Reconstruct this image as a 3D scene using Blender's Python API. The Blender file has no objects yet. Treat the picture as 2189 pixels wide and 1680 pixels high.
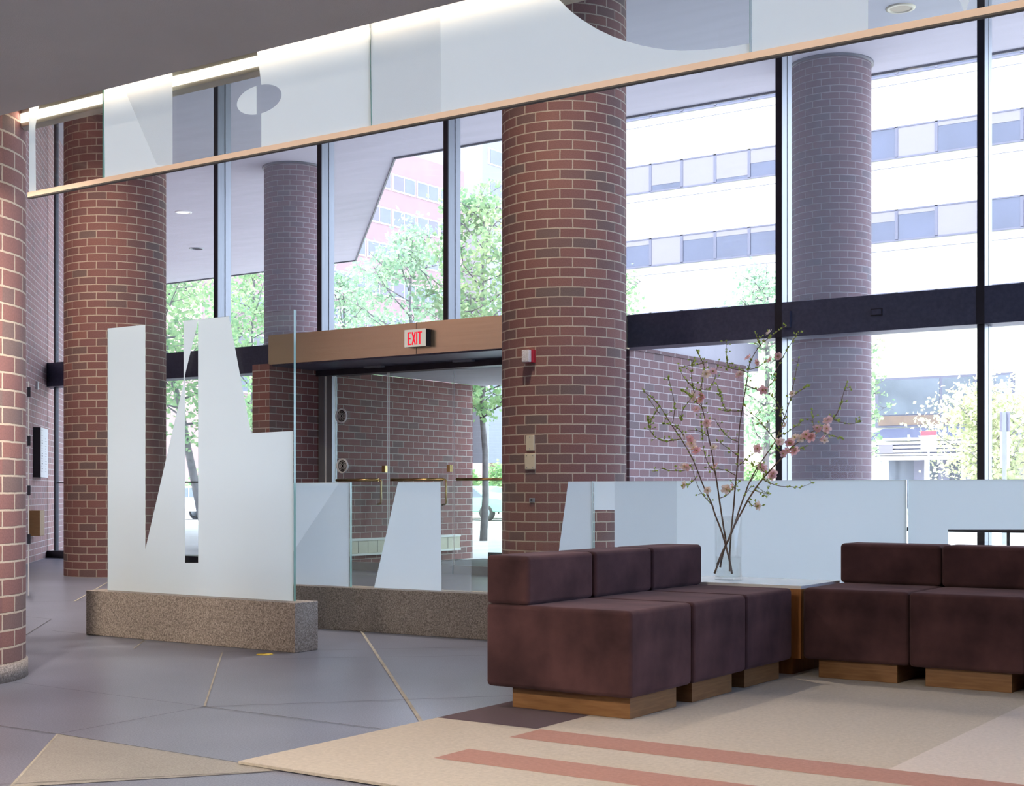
import bpy, bmesh, math, random
from mathutils import Vector, Matrix

# ------------------------------------------------------------------ camera, world, sun, exposure
SC = bpy.context.scene
COL = SC.collection
IMG_W, IMG_H = 2189.0, 1680.0
FPX, CX, YH, EYE = 2980.0, 1094.5, 1052.0, 1.0
YAW = math.radians(34.45)
cam_d = bpy.data.cameras.new('camera')
cam_d.sensor_width = 36.0
cam_d.lens = FPX / IMG_W * 36.0
cam_d.shift_y = (YH - IMG_H / 2) / IMG_W
cam_d.clip_end = 600
cam = bpy.data.objects.new('camera', cam_d)
COL.objects.link(cam)
cam.location = (0, 0, EYE)
cam.rotation_euler = (math.pi / 2, 0, YAW)
SC.camera = cam

SC.view_settings.view_transform = 'Standard'
SC.view_settings.look = 'None'
SC.view_settings.gamma = 1.0
SC.view_settings.use_curve_mapping = False
SC.view_settings.exposure = 1.2
SC.cycles.max_bounces = 10
SC.cycles.diffuse_bounces = 5
SC.cycles.glossy_bounces = 4
SC.cycles.transmission_bounces = 8
SC.cycles.transparent_max_bounces = 32
SC.cycles.use_denoising = True
SC.cycles.sample_clamp_indirect = 6.0
SC.cycles.caustics_reflective = False
SC.cycles.caustics_refractive = False

SKY = 3.0
SUN = 4.5
world = bpy.data.worlds.new('sky')
SC.world = world
world.use_nodes = True
wbg = world.node_tree.nodes['Background']
wbg.inputs[0].default_value = (0.68, 0.80, 1.0, 1)
wbg.inputs[1].default_value = SKY
sun_d = bpy.data.lights.new('sun', 'SUN')
sun_d.energy = SUN
sun_d.angle = math.radians(0.6)
sun_d.color = (1.0, 0.95, 0.84)
sun = bpy.data.objects.new('sun', sun_d)
COL.objects.link(sun)
sun.rotation_euler = Vector((0.32, 0.55, -1.0)).to_track_quat('-Z', 'Y').to_euler()

def area_light(name, loc, size, power, color, size_y=None, rot=(0, 0, 0), shape=None, parent=None):
    d = bpy.data.lights.new(name, 'AREA')
    d.energy = power; d.color = color
    d.shape = shape or ('RECTANGLE' if size_y else 'DISK')
    d.size = size
    if size_y: d.size_y = size_y
    o = bpy.data.objects.new(name, d)
    COL.objects.link(o)
    o.location = loc; o.rotation_euler = rot
    if parent: o.parent = parent
    return o
WARM = (1.0, 0.85, 0.70)

# ------------------------------------------------------------------ measuring: a pixel of the photo to a point on a real plane
AX = Vector((-math.sin(YAW), math.cos(YAW), 0))
RT = Vector((math.cos(YAW), math.sin(YAW), 0))
def ray(u, v): return AX + RT * ((u - CX) / FPX) + Vector((0, 0, (YH - v) / FPX))
EYEV = Vector((0, 0, EYE))
def fl(u, v, z=0.0):
    r = ray(u, v); return EYEV + r * ((z - EYE) / r.z)
def on_y(u, v, Y):
    r = ray(u, v); return EYEV + r * (Y / r.y)
def at_d(u, v, d): return EYEV + ray(u, v) * d
def on_plane(u, v, P, n):
    r = ray(u, v); return EYEV + r * ((Vector(P) - EYEV).dot(n) / r.dot(n))

# ------------------------------------------------------------------ materials
def new_mat(name):
    m = bpy.data.materials.new(name); m.use_nodes = True
    nt = m.node_tree; nt.nodes.clear()
    out = nt.nodes.new('ShaderNodeOutputMaterial')
    return m, nt, out
def N(nt, t, **kw):
    n = nt.nodes.new(t)
    for k, v in kw.items():
        if k.startswith('i_'):
            n.inputs[k[2:].replace('_', ' ')].default_value = v
        else: setattr(n, k, v)
    return n
def L(nt, a, b): nt.links.new(a, b)
def c4(c): return (c[0], c[1], c[2], 1)
def srgb(r, g, b):
    f = lambda x: (x / 255 / 12.92) if x / 255 <= 0.04045 else ((x / 255 + 0.055) / 1.055) ** 2.4
    return (f(r), f(g), f(b))

def plain(name, col, rough=0.5, metal=0.0, var=0.0, scale=8.0, bump=0.0, bscale=60.0, sheen=0.0, spec=0.5, coat=0.0, stretch=None, col2=None, detail=4):
    """principled surface with a procedural noise tint and bump"""
    m, nt, out = new_mat(name)
    p = N(nt, 'ShaderNodeBsdfPrincipled')
    p.inputs['Base Color'].default_value = c4(col)
    p.inputs['Roughness'].default_value = rough
    p.inputs['Metallic'].default_value = metal
    p.inputs['Specular IOR Level'].default_value = spec
    p.inputs['Sheen Weight'].default_value = sheen
    if name == 'plum_suede': p.inputs['Sheen Tint'].default_value = (1.0, 0.72, 0.76, 1)
    p.inputs['Coat Weight'].default_value = coat
    L(nt, p.outputs[0], out.inputs[0])
    tc = N(nt, 'ShaderNodeTexCoord')
    mp = N(nt, 'ShaderNodeMapping')
    if stretch: mp.inputs['Scale'].default_value = stretch
    L(nt, tc.outputs['Object'], mp.inputs[0])
    nz = N(nt, 'ShaderNodeTexNoise'); nz.inputs['Scale'].default_value = scale; nz.inputs['Detail'].default_value = detail
    L(nt, mp.outputs[0], nz.inputs[0])
    rp = N(nt, 'ShaderNodeValToRGB')
    a = tuple(max(0, x * (1 - var)) for x in col); b = tuple(min(1, x * (1 + var)) for x in col)
    if col2: a, b = col, col2
    rp.color_ramp.elements[0].color = c4(a); rp.color_ramp.elements[1].color = c4(b)
    rp.color_ramp.elements[0].position = 0.3; rp.color_ramp.elements[1].position = 0.7
    L(nt, nz.outputs[0], rp.inputs[0]); L(nt, rp.outputs[0], p.inputs['Base Color'])
    if bump:
        n2 = N(nt, 'ShaderNodeTexNoise'); n2.inputs['Scale'].default_value = bscale; n2.inputs['Detail'].default_value = 3
        L(nt, mp.outputs[0], n2.inputs[0])
        bp = N(nt, 'ShaderNodeBump'); bp.inputs['Strength'].default_value = bump; bp.inputs['Distance'].default_value = 0.01
        L(nt, n2.outputs[0], bp.inputs['Height']); L(nt, bp.outputs[0], p.inputs['Normal'])
    return m

def brick_mat(name, c1, c2, c3, mortar, bw=0.2356, rh=0.0905, ms=0.0065):
    """running-bond brick from UVs in metres: every brick its own tint, raked mortar as bump"""
    m, nt, out = new_mat(name)
    p = N(nt, 'ShaderNodeBsdfPrincipled'); p.inputs['Roughness'].default_value = 0.75
    p.inputs['Specular IOR Level'].default_value = 0.25
    L(nt, p.outputs[0], out.inputs[0])
    uv = N(nt, 'ShaderNodeUVMap')
    wob = N(nt, 'ShaderNodeTexNoise'); wob.inputs['Scale'].default_value = 14; wob.inputs['Detail'].default_value = 2
    L(nt, uv.outputs[0], wob.inputs[0])
    sb = N(nt, 'ShaderNodeVectorMath', operation='SUBTRACT'); sb.inputs[1].default_value = (0.5, 0.5, 0.5)
    L(nt, wob.outputs['Color'], sb.inputs[0])
    sc = N(nt, 'ShaderNodeVectorMath', operation='SCALE'); sc.inputs['Scale'].default_value = 0.007
    L(nt, sb.outputs[0], sc.inputs[0])
    ad = N(nt, 'ShaderNodeVectorMath', operation='ADD')
    L(nt, uv.outputs[0], ad.inputs[0]); L(nt, sc.outputs[0], ad.inputs[1])
    def bt(ca, cb, cm):
        b = N(nt, 'ShaderNodeTexBrick'); b.offset = 0.5
        b.inputs['Scale'].default_value = 1.0
        b.inputs['Mortar Size'].default_value = ms; b.inputs['Mortar Smooth'].default_value = 0.25
        b.inputs['Brick Width'].default_value = bw; b.inputs['Row Height'].default_value = rh
        b.inputs['Color1'].default_value = c4(ca); b.inputs['Color2'].default_value = c4(cb); b.inputs['Mortar'].default_value = c4(cm)
        L(nt, ad.outputs[0], b.inputs[0]); return b
    b = bt((0, 0, 0), (1, 1, 1), (0.5, 0.5, 0.5))
    rp = N(nt, 'ShaderNodeValToRGB'); cr = rp.color_ramp
    cr.elements[0].position = 0.0; cr.elements[0].color = c4(c3)
    cr.elements[1].position = 1.0; cr.elements[1].color = c4(c2)
    e = cr.elements.new(0.16); e.color = c4(tuple((x + y) / 2 for x, y in zip(c3, c1)))
    e = cr.elements.new(0.3); e.color = c4(c1)
    e = cr.elements.new(0.8); e.color = c4(tuple((x + y) / 2 for x, y in zip(c2, c1)))
    L(nt, b.outputs['Color'], rp.inputs[0])
    nz = N(nt, 'ShaderNodeTexNoise'); nz.inputs['Scale'].default_value = 90; nz.inputs['Detail'].default_value = 4
    L(nt, uv.outputs[0], nz.inputs[0])
    mr = N(nt, 'ShaderNodeMapRange'); mr.inputs['To Min'].default_value = 0.72; mr.inputs['To Max'].default_value = 1.28
    L(nt, nz.outputs[0], mr.inputs[0])
    mx = N(nt, 'ShaderNodeMix', data_type='RGBA')
    L(nt, b.outputs['Fac'], mx.inputs[0]); L(nt, rp.outputs[0], mx.inputs[6]); mx.inputs[7].default_value = c4(mortar)
    hs = N(nt, 'ShaderNodeVectorMath', operation='SCALE')
    L(nt, mx.outputs[2], hs.inputs[0]); L(nt, mr.outputs[0], hs.inputs['Scale'])
    L(nt, hs.outputs[0], p.inputs['Base Color'])
    iv = N(nt, 'ShaderNodeMath', operation='SUBTRACT'); iv.inputs[0].default_value = 1.0
    L(nt, b.outputs['Fac'], iv.inputs[1])
    a2 = N(nt, 'ShaderNodeMath', operation='MULTIPLY_ADD'); a2.inputs[1].default_value = 0.25
    L(nt, nz.outputs[0], a2.inputs[0]); L(nt, iv.outputs[0], a2.inputs[2])
    bp = N(nt, 'ShaderNodeBump'); bp.inputs['Strength'].default_value = 0.7; bp.inputs['Distance'].default_value = 0.008
    L(nt, a2.outputs[0], bp.inputs['Height']); L(nt, bp.outputs[0], p.inputs['Normal'])
    return m

def granite_mat(name, dark, mid, light, scale=140.0, rough=0.45, cloud=0.12):
    m, nt, out = new_mat(name)
    p = N(nt, 'ShaderNodeBsdfPrincipled'); p.inputs['Roughness'].default_value = rough
    L(nt, p.outputs[0], out.inputs[0])
    tc = N(nt, 'ShaderNodeTexCoord')
    nz = N(nt, 'ShaderNodeTexNoise'); nz.inputs['Scale'].default_value = scale; nz.inputs['Detail'].default_value = 3; nz.inputs['Roughness'].default_value = 0.65
    L(nt, tc.outputs['Object'], nz.inputs[0])
    rp = N(nt, 'ShaderNodeValToRGB'); cr = rp.color_ramp
    cr.elements[0].position = 0.32; cr.elements[0].color = c4(dark)
    cr.elements[1].position = 0.68; cr.elements[1].color = c4(light)
    e = cr.elements.new(0.5); e.color = c4(mid)
    L(nt, nz.outputs[0], rp.inputs[0])
    n2 = N(nt, 'ShaderNodeTexNoise'); n2.inputs['Scale'].default_value = 1.6; n2.inputs['Detail'].default_value = 5
    L(nt, tc.outputs['Object'], n2.inputs[0])
    mr = N(nt, 'ShaderNodeMapRange'); mr.inputs['From Min'].default_value = 0.3; mr.inputs['From Max'].default_value = 0.7
    mr.inputs['To Min'].default_value = 1 - cloud; mr.inputs['To Max'].default_value = 1 + cloud
    L(nt, n2.outputs[0], mr.inputs[0])
    hs = N(nt, 'ShaderNodeVectorMath', operation='SCALE')
    L(nt, rp.outputs[0], hs.inputs[0]); L(nt, mr.outputs[0], hs.inputs['Scale'])
    L(nt, hs.outputs[0], p.inputs['Base Color'])
    return m

def fres(nt, f0=0.04, gain=1.0):
    """mirror share of a thin pane that is the same from both sides"""
    lw = N(nt, 'ShaderNodeLayerWeight'); lw.inputs[0].default_value = 0.5
    pw = N(nt, 'ShaderNodeMath', operation='POWER'); pw.inputs[1].default_value = 5.0
    # layer weight 'Facing' is 1 - |cos| at blend 0.5
    L(nt, lw.outputs['Facing'], pw.inputs[0])
    ma = N(nt, 'ShaderNodeMath', operation='MULTIPLY_ADD'); ma.inputs[1].default_value = (1 - f0) * gain; ma.inputs[2].default_value = f0
    L(nt, pw.outputs[0], ma.inputs[0])
    return ma.outputs[0]
def glass_mat(name, tint=(0.97, 0.985, 0.98), f0=0.035, rough=0.0, veil=0.0, veil_col=(0.8, 0.82, 0.9)):
    m, nt, out = new_mat(name)
    t = N(nt, 'ShaderNodeBsdfTransparent'); t.inputs[0].default_value = c4(tint)
    g = N(nt, 'ShaderNodeBsdfGlossy'); g.inputs['Roughness'].default_value = rough; g.inputs[0].default_value = (1, 1, 1, 1)
    mx = N(nt, 'ShaderNodeMixShader'); L(nt, fres(nt, f0), mx.inputs[0])
    L(nt, t.outputs[0], mx.inputs[1]); L(nt, g.outputs[0], mx.inputs[2])
    last = mx
    if veil > 0:
        d = N(nt, 'ShaderNodeBsdfDiffuse'); d.inputs[0].default_value = c4(veil_col)
        tr = N(nt, 'ShaderNodeBsdfTranslucent'); tr.inputs[0].default_value = c4(veil_col)
        m1 = N(nt, 'ShaderNodeMixShader'); m1.inputs[0].default_value = 0.75
        L(nt, d.outputs[0], m1.inputs[1]); L(nt, tr.outputs[0], m1.inputs[2])
        m2 = N(nt, 'ShaderNodeMixShader'); m2.inputs[0].default_value = veil
        L(nt, mx.outputs[0], m2.inputs[1]); L(nt, m1.outputs[0], m2.inputs[2]); last = m2
    L(nt, last.outputs[0], out.inputs[0])
    return m
def frost_mat(name, col=(0.86, 0.90, 0.93), thru=0.08, trans=0.55, f0=0.04):
    """acid-etched glass: scatters light from both sides"""
    m, nt, out = new_mat(name)
    d = N(nt, 'ShaderNodeBsdfDiffuse'); d.inputs[0].default_value = c4(col)
    tr = N(nt, 'ShaderNodeBsdfTranslucent'); tr.inputs[0].default_value = c4(col)
    m1 = N(nt, 'ShaderNodeMixShader'); m1.inputs[0].default_value = trans
    L(nt, d.outputs[0], m1.inputs[1]); L(nt, tr.outputs[0], m1.inputs[2])
    t = N(nt, 'ShaderNodeBsdfTransparent')
    m2 = N(nt, 'ShaderNodeMixShader'); m2.inputs[0].default_value = thru
    L(nt, m1.outputs[0], m2.inputs[1]); L(nt, t.outputs[0], m2.inputs[2])
    g = N(nt, 'ShaderNodeBsdfGlossy'); g.inputs['Roughness'].default_value = 0.12
    m3 = N(nt, 'ShaderNodeMixShader'); L(nt, fres(nt, f0, 0.6), m3.inputs[0])
    L(nt, m2.outputs[0], m3.inputs[1]); L(nt, g.outputs[0], m3.inputs[2])
    L(nt, m3.outputs[0], out.inputs[0])
    return m
def leaf_mat(name, a, b, trans=0.45):
    m, nt, out = new_mat(name)
    tc = N(nt, 'ShaderNodeTexCoord')
    nz = N(nt, 'ShaderNodeTexNoise'); nz.inputs['Scale'].default_value = 2.3; nz.inputs['Detail'].default_value = 6
    L(nt, tc.outputs['Object'], nz.inputs[0])
    rp = N(nt, 'ShaderNodeValToRGB')
    rp.color_ramp.elements[0].position = 0.35; rp.color_ramp.elements[1].position = 0.65
    rp.color_ramp.elements[0].color = c4(a); rp.color_ramp.elements[1].color = c4(b)
    L(nt, nz.outputs[0], rp.inputs[0])
    d = N(nt, 'ShaderNodeBsdfDiffuse'); tr = N(nt, 'ShaderNodeBsdfTranslucent')
    L(nt, rp.outputs[0], d.inputs[0]); L(nt, rp.outputs[0], tr.inputs[0])
    mx = N(nt, 'ShaderNodeMixShader'); mx.inputs[0].default_value = trans
    L(nt, d.outputs[0], mx.inputs[1]); L(nt, tr.outputs[0], mx.inputs[2])
    L(nt, mx.outputs[0], out.inputs[0])
    return m
def emit_mat(name, col, s):
    m, nt, out = new_mat(name)
    e = N(nt, 'ShaderNodeEmission'); e.inputs[0].default_value = c4(col); e.inputs[1].default_value = s
    L(nt, e.outputs[0], out.inputs[0]); return m

M = {}
M['brick'] = brick_mat('brick_red', (0.208, 0.105, 0.098), (0.255, 0.125, 0.105), (0.165, 0.118, 0.108), (0.47, 0.39, 0.31))
M['brick_wall'] = brick_mat('brick_wall', (0.23, 0.105, 0.10), (0.27, 0.125, 0.11), (0.19, 0.125, 0.118), (0.48, 0.42, 0.38), bw=0.232)
M['brick_haze'] = brick_mat('brick_haze', (0.20, 0.125, 0.135), (0.235, 0.14, 0.145), (0.17, 0.13, 0.14), (0.46, 0.41, 0.42), bw=0.232)  # brick with the lavender window veil mixed into its colour
M['brick_out_shade'] = brick_mat('brick_outdoor_shade', (0.125, 0.070, 0.078), (0.15, 0.080, 0.085), (0.10, 0.075, 0.085), (0.27, 0.235, 0.24), bw=0.232)  # column brick made darker and bluer: skylight and veil put into the colour
M['brick_glare'] = brick_mat('brick_glare', (0.36, 0.22, 0.22), (0.40, 0.24, 0.23), (0.30, 0.21, 0.21), (0.6, 0.52, 0.52), bw=0.232)  # same brick, grazing glare put into the paler colour
M['floor'] = granite_mat('granite_floor', (0.088, 0.10, 0.138), (0.147, 0.162, 0.218), (0.232, 0.25, 0.32), 150, 0.32)
M['floor_beige'] = granite_mat('granite_beige', (0.185, 0.175, 0.16), (0.255, 0.243, 0.22), (0.325, 0.31, 0.285), 150, 0.45)
M['granite'] = granite_mat('granite_base', (0.11, 0.09, 0.08), (0.27, 0.23, 0.20), (0.46, 0.40, 0.36), 110, 0.55)
M['joint'] = plain('joint_grout', (0.30, 0.28, 0.24), 0.8, var=0.2)
M['joint_dark'] = plain('joint_dark_grey', (0.10, 0.10, 0.10), 0.8, var=0.2)  # thin dark joints, an even dark grey
M['ceil'] = plain('ceiling_plaster', (0.46, 0.46, 0.455), 0.9, var=0.03, scale=3, bump=0.15, bscale=220)
M['soffit'] = plain('soffit_plaster', (0.49, 0.48, 0.535), 0.9, var=0.05, scale=1.2, stretch=(0.4, 3, 1), bump=0.15, bscale=40)
M['wall_dark'] = plain('wall_low_bounce', (0.16, 0.14, 0.13), 0.7, var=0.06)  # unseen right wall, kept dark to cut bounce onto the seats
M['wallpaint'] = plain('wall_paint', (0.62, 0.56, 0.48), 0.9, var=0.04)
M['alu'] = plain('mullion_metal', (0.25, 0.265, 0.285), 0.38, metal=0.6, var=0.06, stretch=(4, 4, 0.4))
M['black'] = plain('black_metal', (0.018, 0.018, 0.028), 0.4, var=0.2)
M['navy'] = plain('transom_metal', (0.075, 0.082, 0.13), 0.42, metal=0.2, var=0.15, scale=30)
M['bronze'] = plain('bronze_panel', (0.70, 0.59, 0.40), 0.24, metal=0.75, var=0.05, scale=3, stretch=(0.3, 1, 14), bump=0.04, bscale=60)
M['brass'] = plain('brass', (0.62, 0.46, 0.20), 0.25, metal=1.0, var=0.1)
M['glass'] = glass_mat('window_glass', (0.985, 0.99, 1.0), 0.03, veil=0.045, veil_col=(0.78, 0.80, 0.97))  # lavender veil: glare haze put into the glass itself
M['glass_clear'] = glass_mat('panel_glass', (0.955, 0.985, 0.97), 0.03)
M['glass_tint'] = glass_mat('tinted_glass', (0.62, 0.68, 0.78), 0.04)  # tint limits the fill through the added right glazing
M['glass_vase'] = glass_mat('vase_glass', (0.985, 0.99, 0.988), 0.05)
M['water'] = glass_mat('water', (0.95, 0.965, 0.96), 0.03)
M['glass_edge'] = plain('glass_edge', (0.22, 0.42, 0.36), 0.15, var=0.1, coat=0.5)
M['frost'] = frost_mat('etched_glass', (0.90, 0.945, 0.985), 0.0, 0.74)
M['frost2'] = frost_mat('etched_glass_grey', (0.66, 0.72, 0.80), 0.72, 0.5)
M['rail'] = plain('rail_warm_lit', (0.90, 0.74, 0.60), 0.5, var=0.03)  # warm light put into the rail's peach colour
M['lamp'] = emit_mat('lamp_lens', (1.0, 0.86, 0.70), 0.9)
M['lamp_soft'] = emit_mat('downlight_lens', (1.0, 0.85, 0.7), 1.1)
M['fixture'] = plain('fixture_paint', (0.55, 0.5, 0.44), 0.6, var=0.05)
M['suede'] = plain('plum_suede', (0.034, 0.019, 0.022), 0.9, var=0.0, scale=4.2, bump=0.12, bscale=300, sheen=0.12, spec=0.05, col2=(0.098, 0.050, 0.053), detail=6)
M['oak'] = plain('stained_oak', (0.20, 0.095, 0.035), 0.42, scale=6, stretch=(1.2, 1.2, 14), col2=(0.30, 0.155, 0.062), detail=6)
M['oak_dark'] = plain('stained_oak_panel', (0.27, 0.105, 0.03), 0.35, scale=6, stretch=(14, 14, 1.2), col2=(0.36, 0.15, 0.05), detail=6)
M['laminate'] = plain('white_laminate', (0.80, 0.81, 0.83), 0.08, var=0.01)
M['rug_cream'] = plain('rug_cream', (0.56, 0.50, 0.42), 0.95, var=0.1, scale=60, bump=0.8, bscale=420, sheen=0.3, spec=0.05)
M['rug_pink'] = plain('rug_pale_pink', (0.70, 0.63, 0.58), 0.95, var=0.08, scale=60, bump=0.8, bscale=420, sheen=0.3, spec=0.05)
M['rug_red'] = plain('rug_terracotta', (0.46, 0.235, 0.19), 0.95, var=0.1, scale=60, bump=0.8, bscale=420, sheen=0.2, spec=0.05)
M['rug_purple'] = plain('rug_purple', (0.085, 0.045, 0.065), 0.95, var=0.12, scale=60, bump=0.8, bscale=420, sheen=0.2, spec=0.05)
M['white'] = plain('white_enamel', (0.75, 0.75, 0.74), 0.35, var=0.03)
M['cream'] = plain('cream_plastic', (0.62, 0.55, 0.40), 0.4, var=0.03)
M['red'] = plain('red_plastic', (0.38, 0.01, 0.03), 0.35, var=0.05)
M['exit_face'] = emit_mat('exit_face', (0.95, 0.86, 0.76), 0.26)
M['exit_red'] = emit_mat('exit_letters', (1.0, 0.02, 0.05), 0.42)
M['strobe'] = plain('strobe_lens', (0.55, 0.52, 0.52), 0.12, scale=160, col2=(0.85, 0.82, 0.82), bump=0.8, bscale=120, detail=2)
M['greyblue'] = plain('grey_metal', (0.28, 0.31, 0.34), 0.4, metal=0.4, var=0.05)
M['tan_panel'] = plain('tan_panel', (0.13, 0.085, 0.05), 0.6, var=0.2, scale=2)
M['tan'] = plain('tan_wood', (0.30, 0.17, 0.07), 0.5, scale=8, stretch=(1, 1, 8), col2=(0.36, 0.21, 0.09))
M['paper'] = plain('sign_face', (0.72, 0.74, 0.78), 0.4, var=0.02)
M['ink'] = plain('ink', (0.04, 0.04, 0.05), 0.6, var=0.1)
M['yellow'] = plain('yellow_tape', (0.55, 0.40, 0.05), 0.6, var=0.1)
M['bark_twig'] = plain('twig_bark', (0.16, 0.10, 0.065), 0.8, var=0.35, scale=40, bump=0.4, bscale=120)
M['petal'] = leaf_mat('blossom_petal', (0.85, 0.50, 0.52), (0.90, 0.70, 0.70), 0.35)
M['petal_pale'] = leaf_mat('blossom_pale', (0.88, 0.72, 0.66), (0.9, 0.80, 0.70), 0.35)
M['stamen'] = plain('blossom_centre', (0.55, 0.50, 0.12), 0.6, var=0.2)
M['bud_leaf'] = leaf_mat('spring_leaf', (0.32, 0.42, 0.08), (0.44, 0.52, 0.15), 0.4)
# out of doors
M['pave'] = plain('plaza_paving', (0.50, 0.48, 0.46), 0.85, var=0.1, scale=0.8, detail=6)
M['street'] = plain('street_asphalt', (0.38, 0.37, 0.37), 0.9, var=0.15, scale=0.6, detail=6)
M['kerb'] = plain('kerb_stone', (0.62, 0.58, 0.50), 0.85, var=0.1)
M['office'] = plain('pale_precast', (0.46, 0.445, 0.335), 0.85, var=0.02, scale=0.3)
M['pink'] = plain('pink_brick_facade', (0.27, 0.18, 0.18), 0.9, var=0.06, scale=0.5)
M['tower'] = plain('tower_facade', (0.22, 0.22, 0.245), 0.85, var=0.03)
M['pane_sky'] = plain('office_glass', (0.035, 0.04, 0.07), 0.12, var=0.25, scale=0.5, spec=0.8)
M['pane_far_haze'] = plain('far_glass_haze', (0.12, 0.13, 0.17), 0.2, var=0.1, scale=0.5)  # paler glass: distance haze put into the colour
M['pane_blind'] = plain('office_blind', (0.15, 0.14, 0.16), 0.7, var=0.06, stretch=(0.2, 1, 9), scale=3)
M['winframe'] = plain('office_window_frame', (0.075, 0.075, 0.105), 0.5, var=0.03)
M['dark_slope'] = plain('navy_slope', (0.035, 0.045, 0.09), 0.7, var=0.1)
M['shop_glass'] = plain('shop_glass', (0.075, 0.09, 0.105), 0.15, var=0.35, scale=0.7, detail=6, spec=0.8)
M['slat'] = plain('canopy_slat', (0.72, 0.71, 0.72), 0.6, var=0.04)
M['bark'] = plain('tree_bark', (0.13, 0.12, 0.12), 0.9, var=0.3, scale=6, bump=0.5, bscale=20)
M['leafA'] = leaf_mat('tree_leaf', (0.17, 0.32, 0.15), (0.40, 0.52, 0.26), 0.5)
M['leafB'] = leaf_mat('tree_leaf_pale', (0.21, 0.36, 0.22), (0.43, 0.55, 0.35), 0.5)
M['leafY'] = leaf_mat('tree_leaf_yellow', (0.46, 0.52, 0.26), (0.66, 0.68, 0.44), 0.5)
M['car_white'] = plain('car_paint_white', (0.75, 0.76, 0.78), 0.2, var=0.02, coat=0.8)
M['car_yellow'] = plain('car_paint_cream', (0.74, 0.70, 0.52), 0.2, var=0.02, coat=0.8)
M['car_green'] = plain('car_paint_green', (0.20, 0.38, 0.30), 0.2, var=0.02, coat=0.8)
M['car_glass'] = plain('car_glass', (0.10, 0.12, 0.15), 0.08, var=0.1, coat=0.5)
M['tyre'] = plain('tyre', (0.03, 0.03, 0.03), 0.8, var=0.1)
M['lightgrey'] = plain('sign_back', (0.17, 0.17, 0.22), 0.5, var=0.04)
M['sign_white'] = plain('sign_white', (0.80, 0.77, 0.72), 0.5, var=0.02)
M['sign_red'] = plain('sign_red', (0.72, 0.05, 0.07), 0.5, var=0.03)

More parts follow.
